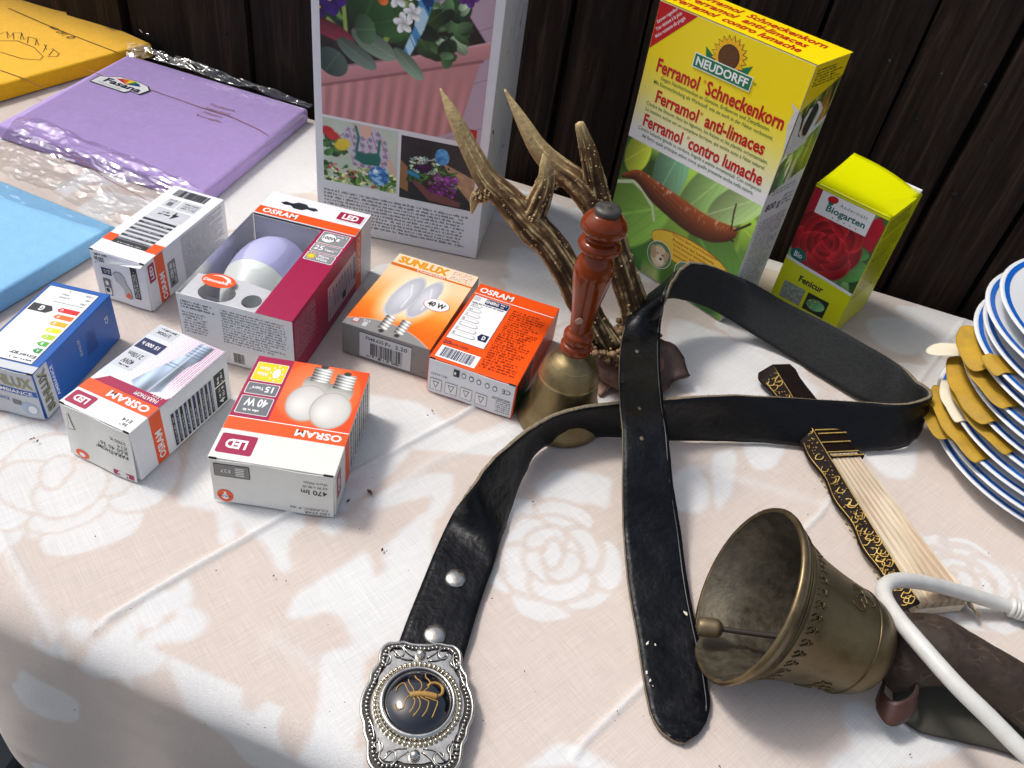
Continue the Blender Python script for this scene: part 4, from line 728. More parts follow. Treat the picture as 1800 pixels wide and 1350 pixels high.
H = Carton('planter_box', 'tall white box with a pink flower planter photograph in front of the fence', -.4758, 1.516, -3.3, .3525, .3343, .8, card('box_white', (228, 229, 233), .32))
f = H.front; f.paint('picture', .045, .325, .95, .78, pic_planter, 230, 270); f.paint('picture', .046, .146, .484, .318, pic_gardener, 120, 110); f.paint('picture', .503, .140, .943, .312, pic_box, 120, 110)
f.rect('red_patch', .868, .326, .925, .362, RED, 2); f.fine(.875, .332, .918, .355, 2, LETW, 3); f.fine(.045, .026, .94, .124, 10, MIDGREY, 2, ragged=False)
f = H.right; DK = mat('scribble', lin((80, 84, 100)), .6)
Rr = random.Random(2)
for k in range(12):
    a, b = Rr.uniform(.2, .75), Rr.uniform(.12, .55); pts = [(a, b)]
    for j in range(4): pts.append((pts[-1][0]+Rr.uniform(-.05, .09), pts[-1][1]+Rr.uniform(-.01, .035)))
    f.poly('line_drawing', pts+[(x+.006, y-.0015) for x, y in reversed(pts)], DK, 1)
# ---------------------------------------------------------------- slug pellet box
def pic_slugbox(U, V, asp):                # yellow fading to white, then the leaf photograph
    y, wt = np.array((250, 222, 8.)), np.array((238, 238, 236.)); img = y+(wt-y)*np.clip((.86-V-.12*(U-.5)*0)/.32, 0, 1)[..., None]**1.1
    ph = V < .507; g = np.zeros(U.shape+(3,))+np.array((96, 140, 60.)); n1 = vnoise(U, V, 4, 3, 4, .6)
    g = lay(g, np.clip((n1-.3)*1.6, 0, 1), (150, 186, 84)); g = foliage(U, V, g, 11, 22, [(70, 120, 40), (150, 190, 70), (196, 214, 130), (110, 160, 96), (46, 96, 40)], .26, (0, -.02, 1, .52), .3)
    for cx, cy, rx, ry, rot, c in ((.12, .20, .34, .16, .4, (130, 176, 70)), (.36, .46, .14, .12, 1.2, (120, 170, 130)), (.62, .44, .2, .1, .8, (150, 190, 110)), (.1, .46, .1, .08, .6, (190, 206, 60)), (.85, .2, .26, .13, -.4, (104, 158, 64)), (.86, .47, .2, .08, .5, (170, 200, 130))): g = leafblob(U, V, g, cx, cy, rx, ry, rot, c, .1)
    g = lay(g, SEG(U, V, [(0, .31), (.12, .345), (.2, .33), (.3, .29), (.34, .24)], .010), (226, 236, 190))
    P = spline([(.03, .345, .010), (.14, .375, .026), (.28, .352, .045), (.44, .335, .054), (.60, .322, .056), (.74, .325, .050), (.84, .345, .038), (.885, .36, .024)], 6)
    sl = SEG(U, V, P[:, :2], list(P[:, 2]), .12); D_ = np.full(U.shape, 9.); TT_ = np.zeros(U.shape)
    for i in range(len(P)-1):
        dx, dy = P[i+1][:2]-P[i][:2]; t = np.clip(((U-P[i][0])*dx+(V-P[i][1])*dy)/(dx*dx+dy*dy), 0, 1); ex, ey = U-P[i][0]-t*dx, V-P[i][1]-t*dy; dd = np.hypot(ex, ey); sg = (ey*dx-ex*dy)/math.hypot(dx, dy)/P[i][2]
        TT_ = np.where(dd < D_, sg, TT_); D_ = np.minimum(D_, dd)
    s3 = np.clip(.72+.36*TT_, .3, 1.12); rid = 1+.14*np.sin(TT_*16+U*30)*np.clip(.62-U, 0, .3)/.3; c = np.stack([172*s3*rid, 84*s3*rid, 40*s3*rid], -1); g = lay(g, sl, c); g = lay(g, sl*np.clip((vnoise(U, V, 50, 6, 2)-.62)*6, 0, 1)*np.clip(TT_, 0, 1), (240, 200, 170))
    for p in ([(.862, .37), (.845, .43), (.84, .465)], [(.885, .372), (.93, .40), (.965, .425)], [(.87, .335), (.90, .33)]): g = lay(g, SEG(U, V, p, .007), (60, 44, 36))
    return np.where(ph[..., None], g, img)
I = Carton('slug_pellet_box', 'tall yellow slug pellet box with torn corner behind the belt', .1479, 1.6304, -38.8, .3328, .1216, .5409, card('neu_white', (232, 232, 228), .33))
w, d, h = I.w, I.d, I.h; f = I.front; f.paint('picture', .002, .002, .998, .998, pic_slugbox, 200, 330, .33)
NY = card('neu_yellow', (250, 222, 8), .33); I.top.rect('top_flap', .002, .002, .998, .998, NY, 1)
f.poly('corner_flash', [(.003, .997), (.262, .997), (.004, .838)], RED, 2)
def diag(face, s_, cx, cy, ln, ht, ang, m_, layer=3, bold=.01):
    v, fs, _ = text_mesh(s_, bold); vs = []; ca, sa = math.cos(ang), math.sin(ang)
    for x, y in v:
        X, Y = (x-.5)*ln, (y-.5)*ht; vs.append(face.pt(cx+(X*ca-Y*sa)/face.W, cy+(X*sa+Y*ca)/face.H, layer))
    return mesh('lettering', vs, fs, m_, face.p)
an = math.atan2(.159*h, .259*w)
for s_, k, ln in (('Extrem regenfest', 0, .026), ('Très résistant à la pluie', 1, .033), ('Molto resistente alla pioggia', 2, .038)): diag(f, s_, .072+.018*k, .962-.0165*k, ln, .0043, an, LETW)
# emblem: sunflower above a green name band
PET = card('petal', (248, 186, 20)); HEART = card('seed_brown', (96, 58, 22), bump=.6); cx, cy = .515, .918
for k in range(20):
    a = 2*math.pi*k/20; r0, r1 = .0095, .0185; px_, py_ = math.cos(a), math.sin(a)
    ring = [(cx+(px_*r-py_*q)/w, cy+(py_*r+px_*q)/h) for r, q in ((r0, -.0016), (.0135, -.0024), (r1, 0), (.0135, .0024), (r0, .0016))]
    f.poly('petal', [(cx+(x-cx)*1.05, cy+(y-cy)*1.05) for x, y in ring], DARK, 3); f.poly('petal', ring, PET, 4)
f.ell('seed_head', cx, cy, .0112/w, .0112/h, DARK, 5); f.ell('seed_head', cx, cy, .0104/w, .0104/h, HEART, 6)
for s_ in (-1, 1): f.poly('leaf', [(cx+s_*.005/w, cy-.020/h), (cx+s_*.020/w, cy-.018/h), (cx+s_*.026/w, cy+.001/h), (cx+s_*.013/w, cy-.006/h)], GREEN, 2)
bd = [(.315, .895), (.685, .868), (.685, .836), (.315, .862)]; bd = [(.315, .888), (.688, .888), (.688, .846), (.315, .846)]
f.poly('name_band', list(reversed([(x+(-.006 if x < .5 else .006), y+(.0035 if y > .87 else -.0035)) for x, y in bd])), LETW, 7); f.poly('name_band', list(reversed(bd)), GREEN, 8); f.text('NEUDORFF', .33, .852, .672, .882, LETW, 9, 0, .03); f.text('®', .70, .868, .722, .878, GREEN, 3)
GT = card('green_text', (50, 110, 60))
for s_, a0, a1, v0, v1 in (('Ferramol  Schneckenkorn', .085, .945, .772, .822), ('Ferramol  anti-limaces', .13, .89, .668, .716), ('Ferramol  contro lumache', .085, .94, .568, .616)): f.text(s_, a0, v0, a1, v1, RED, 3, 0, .028); f.text('®', a0+(a1-a0)*(.375 if 'Sch' in s_ else .415 if 'anti' in s_ else .375), v1-.016, a0+(a1-a0)*(.375 if 'Sch' in s_ else .415 if 'anti' in s_ else .375)+.02, v1-.004, RED, 3)
for s_, a0, a1, v0, v1 in (('Gegen Nacktschnecken an Gemüse, Erdbeeren und Zierpflanzen.', .13, .88, .748, .766), ('Mit Eisenverbindung als Wirkstoff, wie sie auch in der Natur vorkommt.', .09, .915, .726, .744), ('Contre les limaces dans les légumes, les fraises et les plantes ornementales.', .075, .935, .644, .662), ('La matière active est un complexe ferrique, qui existe aussi à l\'état naturel.', .08, .93, .622, .640), ('Contro lumache ignude su verdure, fragole e piante ornamentali. Con composto', .06, .955, .545, .563), ('del ferro quale principio attivo come quello presente anche nella natura.', .10, .915, .523, .541)): f.text(s_, a0, v0, a1, v1, GT, 3, 0, .004)
BY = card('badge_yellow', (246, 206, 60)); f.ell('badge', .655, .185, .305, .062, card('badge_rim', (206, 60, 30)), 3); f.ell('badge', .655, .185, .30, .059, BY, 4)
for k, s_ in enumerate(('Schont Igel und Haustiere', 'Préserve les hérissons', 'et les animaux domestiques', 'Innocuo per ricci e', 'animali domestici')): f.text(s_, .50+.012*k, .224-.019*k, .84-.01*k, .236-.019*k, RED, 5, 0, .006)
def pic_dog(U, V, asp):
    img = np.zeros(U.shape+(3,))+np.array((90, 130, 80.)); img = lay(img, E_(U, V, .5, .45, .34, .42, .1, .1)[0], (226, 206, 170)); img = lay(img, E_(U, V, .24, .52, .12, .26, .3, .2)[0], (190, 160, 120)); img = lay(img, E_(U, V, .76, .52, .12, .26, -.3, .2)[0], (196, 166, 126)); img = lay(img, E_(U, V, .58, .34, .17, .16, 0, .2)[0], (240, 228, 204))
    for x, y, r in ((.42, .55, .035), (.64, .55, .035), (.6, .38, .06)): img = lay(img, E_(U, V, x, y, r, r, 0, .3)[0], (40, 30, 26))
    return img
def pic_cat(U, V, asp):
    img = np.zeros(U.shape+(3,))+np.array((100, 140, 90.)); img = lay(img, E_(U, V, .5, .42, .32, .36, 0, .1)[0], (150, 150, 150)); img = lay(img, PL(U, V, [(.22, .6), (.26, .92), (.46, .72)], .03), (120, 120, 120)); img = lay(img, PL(U, V, [(.56, .72), (.74, .92), (.78, .6)], .03), (120, 120, 120))
    for x, y, r in ((.4, .5, .04), (.62, .5, .04), (.51, .36, .035)): img = lay(img, E_(U, V, x, y, r, r, 0, .3)[0], (30, 34, 28))
    return img
def disc(face, name, a, b, r_, fn, layer):
    face.ell('badge', a, b, (r_+.0007)/face.W, (r_+.0007)/face.H, LETW, layer); n = 26; U = []; rr, aa = np.meshgrid(np.linspace(0.001, 1, 12), np.linspace(0, 2*math.pi, 36)); X, Y = rr*np.cos(aa)*.5+.5, rr*np.sin(aa)*.5+.5
    img = np.clip(fn(X, Y, 1), 0, 255)/255; L = np.where(img <= .04045, img/12.92, ((img+.055)/1.055)**2.4); vs = [face.pt(a+(x-.5)*2*r_/face.W, b+(y-.5)*2*r_/face.H, layer+1) for x, y in zip(X.ravel(), Y.ravel())]
    idx = np.arange(X.size).reshape(X.shape); fs = np.stack([idx[:-1, :-1], idx[:-1, 1:], idx[1:, 1:], idx[1:, :-1]], -1).reshape(-1, 4).tolist(); o = mesh(name, vs, fs, mat('picture_0.38', (1, 1, 1), .38, attr='print', bump=.1, bscale=320), face.p)
    ca = o.data.color_attributes.new('print', 'FLOAT_COLOR', 'POINT'); ca.data.foreach_set('color', np.concatenate([L.reshape(-1, 3), np.ones((X.size, 1))], 1).astype(np.float32).ravel())
disc(f, 'picture', .45, .118, .0155, pic_dog, 6); disc(f, 'picture', .66, .105, .0125, pic_cat, 6)
f = I.top
for k, (s_, a0, a1) in enumerate((('Ferramol  contro lumache', .05, .86), ('Ferramol  anti-limaces', .08, .84), ('Ferramol  Schneckenkorn', .06, .90))): f.text(s_, a0, .12+.28*k, a1, .34+.28*k, RED, 2, 0, .02)
box('flap_edge', (.001, w+.0012, -.0002, d+.001, h+.0006, h+.0011), NY, I.t, .0001); I.top.o.z += .0012
for o in [c for c in I.t.children if c.name.startswith('lettering')][-3:]: o.location.z = .0012
def pic_side(U, V, asp):
    y, wt = np.array((238, 206, 10.)), np.array((214, 215, 214.)); img = y+(wt-y)*np.clip((.90-V)/.12, 0, 1)[..., None]; ph = PL(U, V, [(0, .845), (1, .93), (1, .80), (0, .69)], .01); g = foliage(U, V, np.zeros(U.shape+(3,))+np.array((110, 130, 60.)), 8, 50, [(90, 130, 50), (170, 160, 90), (200, 150, 60), (60, 90, 40), (150, 60, 40)], .12, (0, .5, 1, .95)); img = lay(img, ph, 0); img = np.where(ph[..., None] > .5, g, img)
    ph = PL(U, V, [(0, .665), (1, .775), (1, .60), (0, .55)], .01); g = foliage(U, V, np.zeros(U.shape+(3,))+np.array((90, 120, 70.)), 9, 50, [(90, 140, 70), (140, 170, 110), (60, 96, 50), (190, 190, 150)], .14, (0, .5, 1, .8)); return np.where(ph[..., None] > .5, g, img)
f = I.right; f.paint('picture', .004, .002, .996, .998, pic_side, 40, 200, .35); f.fine(.1, .925, .92, .985, 6, DARK, 2); f.text('800 g', .10, .465, .55, .505, DARK, 2, 0, .02); f.fine(.6, .47, .95, .52, 3, MIDGREY, 2); f.fine(.1, .02, .92, .44, 34, MIDGREY, 2); f.fine(.15, .685, .9, .71, 2, MIDGREY, 2); f.fine(.15, .535, .85, .56, 2, MIDGREY, 2)
hole = [(.30, .838), (.42, .858), (.54, .855), (.60, .835), (.55, .80), (.58, .765), (.50, .742), (.40, .750), (.33, .775), (.36, .81)]; f.poly('torn_hole', hole, BLACKIN, 3)
TORN = mat('torn_paper', lin((206, 202, 194)), .95, var=.15, vscale=200)
vs, fs = [], []
for k in range(24):
    t = k/24*2*math.pi; a_, b_ = .46+.14*math.cos(t)+.03*math.sin(3*t), .80+.060*math.sin(t); q = random.uniform(.015, .06); vs += [f.pt(a_, b_, 4), f.pt(.46+(.15+q)*math.cos(t)*(1.5 if math.cos(t) < 0 else 1)+.03*math.sin(3*t), .80+(.062+q*.15)*math.sin(t), 3)+Vector((random.uniform(.0005, .0022), 0, 0))]
for k in range(24): a, b = 2*k, 2*((k+1) % 24); fs.append((a, a+1, b+1, b))
mesh('torn_edge', vs, fs, TORN, I.t); vs = [f.pt(.0, .85, 4)+Vector((.0004, -.0004, 0)), f.pt(.0, .70, 4)+Vector((.0004, -.0004, 0)), f.pt(.26, .705, 4)+Vector((.002, 0, 0)), f.pt(.5, .73, 4)+Vector((.003, 0, 0)), f.pt(.2, .76, 4)+Vector((.001, 0, 0)), f.pt(.16, .82, 4)]; mesh('torn_edge', vs, [(0, 1, 4, 5), (1, 2, 4), (2, 3, 4)], TORN, I.t)
f = I.front; mesh('torn_edge', [f.pt(1.001, .855, 8), f.pt(.94, .87, 8), f.pt(.975, .845, 9), f.pt(.965, .80, 8), f.pt(.985, .75, 8), f.pt(1.001, .70, 8)], [(0, 1, 2), (0, 2, 3, 4, 5)], TORN, I.t)
# ---------------------------------------------------------------- rose spray box
def pic_rose(U, V, asp):
    img = np.zeros(U.shape+(3,))+np.array((60, 96, 50.)); img = foliage(U, V, img, 41, 30, [(70, 120, 60), (110, 150, 90), (40, 76, 40), (160, 186, 130)], .2, (0, 0, 1, 1))
    for p, c in (([(.0, 1), (.0, .62), (.10, .72), (.16, .9), (.12, 1)], (176, 20, 44)), ([(.70, .66), (.98, .56), (1, .9), (.9, 1), (.8, .9)], (180, 16, 40))): img = lay(img, PL(U, V, p, .03), c)
    img = leafblob(U, V, img, .83, .26, .24, .15, .5, (84, 140, 70), .06); img = leafblob(U, V, img, .80, .50, .18, .09, .1, (70, 128, 64), .06); img = leafblob(U, V, img, .08, .15, .16, .1, .8, (190, 206, 150), .1)
    cx, cy = .42, .44; R = random.Random(9)
    for ring_, (rad, n, s_) in enumerate(((.30, 7, .22), (.22, 6, .19), (.15, 5, .15), (.085, 4, .11), (.03, 3, .07))):
        for k in range(n):
            a = 2*math.pi*k/n+ring_*.6+R.uniform(-.2, .2); px_, py_ = cx+rad*math.cos(a), cy+rad*1.05*math.sin(a); mk, X, Y = E_(U, V, px_, py_, s_*1.05, s_*.8, a+math.pi/2, .06)
            sh = .82+.30*np.clip(Y*.5+.5, 0, 1)-.30*np.clip(-Y, 0, 1)+R.uniform(-.10, .08); img = lay(img, mk, np.stack([222*sh, 26*sh+16*np.clip(Y, 0, 1), 42*sh+16*np.clip(Y, 0, 1)], -1)); img = lay(img, np.clip(1-np.abs(np.hypot(X, Y)-.95)/.05, 0, 1)*.5*(Y < .4), (238, 110, 116))
    return lay(img, E_(U, V, cx, cy+.02, .05, .05, 0, .5)[0]*.6, (150, 6, 22))
def pic_mildew(U, V, asp): n = vnoise(U, V, 12, 3, 4); return np.stack([90+110*n, 110+90*n, 80+120*n], -1)
def pic_spotleaf(U, V, asp): img = np.zeros(U.shape+(3,))+np.array((26, 44, 30.)); img = leafblob(U, V, img, .5, .5, .42, .32, .2, (96, 170, 120), .08); n = vnoise(U, V, 9, 5, 3); return lay(img, E_(U, V, .5, .5, .4, .3, .2, .2)[0]*np.clip((n-.52)*8, 0, 1), (216, 206, 80))
kj = .97
J = Carton('rose_spray_box', 'lime yellow box with red rose photograph and open curled lid', .538*kj, 1.5806*kj, -36.3, .1616*kj, .1693*kj, (.51-kj*(.51-.2622*.51))/.51, LIME)
w, d, h = J.w, J.d, J.h; f = J.front; vm = lambda v: (.0153+.1297*v)/.145
f.paint('picture', .003, vm(.30), .997, .985, pic_rose, 110, 110, .3); f.poly('white_line', [(.003, vm(.33)), (.3, vm(.315)), (.7, vm(.30)), (.997, vm(.285)), (.997, vm(.31)), (.7, vm(.325)), (.3, vm(.34)), (.003, vm(.355))], LETW, 3); f.poly('colour_band', [(.003, .003), (.997, .003), (.997, vm(.29)), (.7, vm(.305)), (.3, vm(.32)), (.003, vm(.34))], LIME, 2)
f.rect('label_patch', .115, vm(.79), .825, .985, LETW, 3); f.text('Biogarten', .24, vm(.825), .77, vm(.895), TEALG, 4, 0, .025); f.text('Andermatt', .39, vm(.915), .76, vm(.945), MIDGREY, 4, 0, 0, 0, space=1.3); f.ell('beetle', .28, vm(.945), .07, .026, RED, 4, rot=.2); f.ell('beetle', .27, vm(.912), .035, .014, TEALG, 4)
for k in range(5): f.ell('dot', .36+.08*k, vm(.812), .008, .005, RED, 4, 10)
f.ell('badge', .145, vm(.40), .115, .048, TEALG, 3); f.text('Bio', .09, vm(.375), .205, vm(.425), LETW, 4, 0, .02); f.text('Fenicur', .285, vm(.185), .64, vm(.245), DARK, 4, 0, .03); f.paint('picture', .115, vm(-.02), .43, vm(.14), pic_mildew, 40, 40, layer=3); f.paint('picture', .475, vm(-.02), .785, vm(.14), pic_spotleaf, 40, 40, layer=3)
f = J.right; OLV = card('olive_text', (120, 118, 8)); f.fine(.08, .83, .92, .97, 5, DARK, 1); f.fine(.08, .30, .92, .8, 26, OLV, 1); f.fine(.08, .62, .7, .645, 1, DARK, 2)
# lid: a glossy flap that rises and curls at the back left
n = 14; vs = []
for j in range(n+1):
    for i in range(n+1):
        a, b = i/n, j/n; z = h+.0012+.011*b**1.5*(1-a)**1.1+.0035*math.sin(a*math.pi)*b-.0035*math.sin(b*math.pi)*a; vs.append((a*w*(.995), b*d*.93, z))
fs = [(j*(n+1)+i, j*(n+1)+i+1, (j+1)*(n+1)+i+1, (j+1)*(n+1)+i) for j in range(n) for i in range(n)]
lid = mesh('lid_flap', vs, fs, mat('lime_gloss', lin((232, 234, 4)), .16, spec=.6, bump=.1, bscale=40), J.t, True); sm = lid.modifiers.new('thickness', 'SOLIDIFY'); sm.thickness = .0005
box('inner_flap', (.12*w, .98*w, .93*d, .985*d, h+.0002, h+.0042), LETW, J.t, .0003)
# ================================================================ folded cloth packets in clear sleeves
crink = bpy.data.materials.new('crinkled_film'); crink.use_nodes = True; t = crink.node_tree; t.nodes.remove(t.nodes['Principled BSDF'])
tr = t.nodes.new('ShaderNodeBsdfTransparent'); tr.inputs[0].default_value = (.98, .98, .985, 1); gl = t.nodes.new('ShaderNodeBsdfGlossy'); gl.inputs['Roughness'].default_value = .07
fr_ = t.nodes.new('ShaderNodeLayerWeight'); fr_.inputs[0].default_value = .5; pw = t.nodes.new('ShaderNodeMath'); pw.operation = 'POWER'; pw.inputs[1].default_value = 3.5; t.links.new(fr_.outputs[1], pw.inputs[0]); mm = t.nodes.new('ShaderNodeMath'); mm.operation = 'MULTIPLY_ADD'; mm.inputs[1].default_value = .6; mm.inputs[2].default_value = .12; mxs = t.nodes.new('ShaderNodeMixShader')
t.links.new(pw.outputs[0], mm.inputs[0]); t.links.new(mm.outputs[0], mxs.inputs[0]); t.links.new(tr.outputs[0], mxs.inputs[1]); t.links.new(gl.outputs[0], mxs.inputs[2]); t.links.new(mxs.outputs[0], t.nodes['Material Output'].inputs[0])
def film_sheet(name, quad, parent, nu=90, nv=40, amp=.004, sc=9, seed=1, zc=None):
    """crinkled clear film over a world-space quad (a, b, c, d), ridged like crushed plastic"""
    U, V = np.meshgrid(np.linspace(0, 1, nu), np.linspace(0, 1, nv)); q = [np.array(p) for p in quad]
    P = ((1-U)*(1-V))[..., None]*q[0]+(U*(1-V))[..., None]*q[1]+(U*V)[..., None]*q[2]+((1-U)*V)[..., None]*q[3]
    L1, L2 = np.linalg.norm(q[1]-q[0]), np.linalg.norm(q[3]-q[0])
    def rid(s_, sd, st=1.): n = vnoise(U*L1*s_*st+sd, V*L2*s_+sd, 1, sd, 2); return 1-np.abs(n-.5)*3.2
    z = amp*(.66*np.maximum(rid(sc*3.2, seed, .45), 0)+.24*np.maximum(rid(sc*8, seed+3, .6), 0)+.10*np.maximum(rid(sc*20, seed+6, .5), 0)); ed = np.minimum(1, np.minimum(U, 1-U)*10)
    nrm = np.cross(q[1]-q[0], q[3]-q[0]); nrm /= np.linalg.norm(nrm); nrm = nrm if nrm[2] > 0 or abs(nrm[2]) < .2 else -nrm
    P = P+(z*(.35+.65*ed))[..., None]*nrm
    if zc: P[..., 2] += zc(U, V)
    idx = np.arange(nu*nv).reshape(nv, nu); fs = np.stack([idx[:-1, :-1], idx[:-1, 1:], idx[1:, 1:], idx[1:, :-1]], -1).reshape(-1, 4).tolist()
    return mesh(name, P.reshape(-1, 3)-np.array(parent.location), fs, crink, parent, True)
class Pack:
    def __init__(s, name, label, corner, du, dv, W, H, zb, zt, rgb, seed):
        s.t = thing(name, label, 'tablecloth packet', (corner.x, corner.y, Z0+zb)); s.h = zt-zb; r_ = min(.0042, s.h*.3); s.W, s.H = W, H
        s.du = Vector((du[0], du[1], 0)).normalized(); s.dv = Vector((dv[0], dv[1], 0)).normalized(); n = 70; vs = []; M_ = mat(name+'_%d' % seed, lin(rgb), .8, var=.10, vscale=130, bump=.5, bscale=420, sheen=.3, spec=.25)
        ks = [0]+[r_*(1-math.cos(math.pi/2*k/5)) for k in range(1, 6)]; 
        def axis(L): return [-.0]+ks[1:]+list(np.linspace(r_, L-r_, n)[1:-1])+[L-k for k in reversed(ks[1:])]+[L]
        ua, va = axis(W), axis(H)
        for v in va:
            for u in ua:
                q = min(u, W-u, v, H-v); z = s.h if q >= r_ else s.h-r_+math.sqrt(max(r_*r_-(r_-q)**2, 0))
                z += .0010*(vnoise(np.array(u*1.), np.array(v*1.), 22, seed, 3)-.5)*(1 if q > .004 else 0); vs.append(s.du*u+s.dv*v+Vector((0, 0, z)))
        nu, nv = len(ua), len(va); fs = [(j*nu+i, j*nu+i+1, (j+1)*nu+i+1, (j+1)*nu+i) for j in range(nv-1) for i in range(nu-1)]
        ring = [(i, 0) for i in range(nu)]+[(nu-1, j) for j in range(1, nv)]+[(i, nv-1) for i in range(nu-2, -1, -1)]+[(0, j) for j in range(nv-2, 0, -1)]
        ids = [j*nu+i for i, j in ring]; b0 = len(vs)
        for k in ids: vs.append(Vector((vs[k].x, vs[k].y, .0003)))
        m_ = len(ids)
        for k in range(m_): fs.append((ids[k], b0+k, b0+(k+1) % m_, ids[(k+1) % m_]))
        mesh('folded_cloth', vs, fs, M_, s.t, True); s.f = Face(s.t, (0, 0, s.h), s.du, s.dv, W, H, base=.0005)
    def uv(s, px, py):
        q = at(px, py, s.t.location.z-Z0+s.h)-s.t.location; return q.dot(s.du)/s.W, q.dot(s.dv)/s.H
    def line(s, pts, wd, m_, name='paper_band'):
        P = [s.f.pt(*s.uv(*p), 1) for p in pts]; vs = []
        for i, p in enumerate(P): d_ = (P[min(i+1, len(P)-1)]-P[max(i-1, 0)]).normalized(); q = Vector((-d_.y, d_.x, 0))*wd/2; vs += [p-q, p+q]
        return mesh(name, vs, [(2*i, 2*i+2, 2*i+3, 2*i+1) for i in range(len(P)-1)], m_, s.t)
BRN = mat('brown_ink', lin((150, 100, 50)), .6); DBR = mat('dark_brown_ink', lin((92, 56, 24)), .6); LBR = mat('bronze_ink', lin((160, 110, 96)), .5)
# yellow
c = at(265, 75, .020); du = (at(265, 75, .02)-at(100, 0, .02)); dv = (at(265, 75, .02)-at(0, 195, .02)); du.z = dv.z = 0; du.normalize(); dv = Vector((-du.y, du.x, 0))
Yp = Pack('cloth_packet', 'mustard yellow folded tablecloth in a clear sleeve, back left corner', c-du*.42-dv*.36, du, dv, .42, .36, .0, .020, (246, 186, 8), 3)
Yp.line([(15, 15), (100, 52), (212, 95)], .0016, DBR); Yp.line([(0, 124), (40, 138), (74, 154)], .0016, DBR)
def ptxt(P_, s_, px, py, ln, ht, m_, ang=math.pi, bold=.0):
    a, b = P_.uv(px, py); return diag(P_.f, s_, a, b, ln, ht, ang, m_, 1, bold)
ptxt(Yp, 'rund   ronde   rotondo   round', 157, 33, .115, .010, DBR, math.pi-.03); ptxt(Yp, 'Ø 160 cm', 108, 58, .052, .011, DBR, math.pi-.03)
def pstroke(P_, pts, wd, m_, name='line_drawing'): return P_.line(pts, wd, m_, name)
ell = [(0, 72), (30, 72), (60, 84), (76, 100), (70, 106), (40, 104), (0, 92)]; pstroke(Yp, ell, .0011, DBR)
pstroke(Yp, [(0, 60), (12, 56), (18, 66), (24, 58), (38, 58), (42, 70), (50, 65), (64, 69), (68, 80), (78, 78), (82, 88), (92, 86), (104, 95), (100, 100), (84, 100)], .0011, DBR)
for a, b in (((12, 57), (14, 68)), ((38, 58), (36, 70)), ((64, 70), (62, 80)), ((82, 80), (76, 92)), ((94, 88), (86, 98)), ((24, 60), (24, 70)), ((50, 66), (48, 76))): pstroke(Yp, [a, b], .0009, DBR)
tl = Vector((at(90, -4, .03))); 
film_sheet('clear_sleeve', [at(60, -18, .021), at(268, 76, .021), at(301, 71, .019), at(150, -16, .026)], Yp.t, 130, 26, .008, 9, 4)
# lilac
du = at(540, 190, .018)-at(225, 95, .018); du.z = 0; W = du.length; du.normalize(); dv = Vector((-du.y, du.x, 0)); br = at(358, 338, .018); tr_ = at(540, 190, .018); Hh = (tr_-br).length; dv2 = (tr_-br).normalized()
Lp = Pack('cloth_packet', 'lilac folded tablecloth in a clear sleeve with brand label', br-du*W, du, dv2, W, Hh, .0, .018, (184, 158, 216), 5)
Lp.line([(172, 128), (205, 140), (290, 160), (380, 187), (440, 203), (490, 223), (505, 232)], .0014, LBR); Lp.line([(92, 268), (110, 266), (140, 268), (200, 305), (275, 338)], .0012, LBR)
for k, s_ in enumerate(('Tischtuch', 'Tablecloth', 'Nappe', 'Tovaglia')): ptxt(Lp, s_, 421-9*k, 187+6*k, .036 if k != 2 else .026, .006, LBR, .05)
a, b = Lp.uv(233, 152); f = Lp.f; LX = lambda x, y: (a+x/f.W, b+y/f.H)
lb = [(-.036, -.014), (.016, -.016), (.020, -.008), (.034, -.010), (.038, .006), (.030, .014), (.012, .018), (-.014, .017), (-.026, .008), (-.036, .004)]
f.poly('brand_label', [LX(x*1.05, y*1.08) for x, y in lb], DARK, 4); f.poly('brand_label', [LX(x, y) for x, y in lb], LETW, 5)
for k, col in enumerate(((206, 40, 60), (236, 120, 50), (250, 214, 40), (40, 130, 60), (20, 60, 140))): t0 = math.radians(150-26*k); t1 = math.radians(150-26*(k+1)); f.poly('label_fan', [LX(.004, .003), LX(.004+.021*math.cos(t1), .003+.014*math.sin(t1)), LX(.004+.021*math.cos(t0), .003+.014*math.sin(t0))], card('fan_%d' % k, col), 6)
diag(f, 'Fasana', *LX(.004, -.001), .056, .0125, -.05, card('label_navy', (24, 34, 60)), 7, .03); diag(f, 'Harmonie', *LX(-.010, -.0105), .036, .0055, -.05, LGREY, 7, .0)
film_sheet('clear_sleeve', [at(228, 97, .0186), at(538, 191, .0186), at(357, 336, .0186), at(36, 206, .0186)], Lp.t, 150, 120, .0016, 5, 15)
film_sheet('clear_sleeve', [at(222, 97, .0185), at(543, 191, .0185), at(551, 186, .023), at(225, 74, .028)], Lp.t, 170, 30, .010, 9, 2)
film_sheet('clear_sleeve', [at(33, 207, .0195), at(352, 336, .0195), at(215, 398, .0215), at(-40, 300, .0215)], Lp.t, 190, 90, .012, 6, 7)
film_sheet('clear_sleeve', [at(545, 188, .018), at(360, 338, .018), at(366, 345, .001), at(552, 200, .001)], Lp.t, 90, 8, .0018, 8, 12)
# blue
du = at(200, 395, .0185)-at(0, 315, .0185); du.z = 0; du.normalize(); c = at(202, 396, .0185); dv = Vector((-du.y, du.x, 0))
Bp = Pack('cloth_packet', 'sky blue folded tablecloth at the left edge beside the bulb boxes', c-du*.34-dv*.30, du, dv, .34, .30, .0, .0185, (134, 190, 228), 8)
film_sheet('clear_sleeve', [at(-10, 316, .019), at(204, 398, .019), at(190, 412, .0195), at(-10, 345, .0195)], Bp.t, 120, 14, .003, 9, 9)
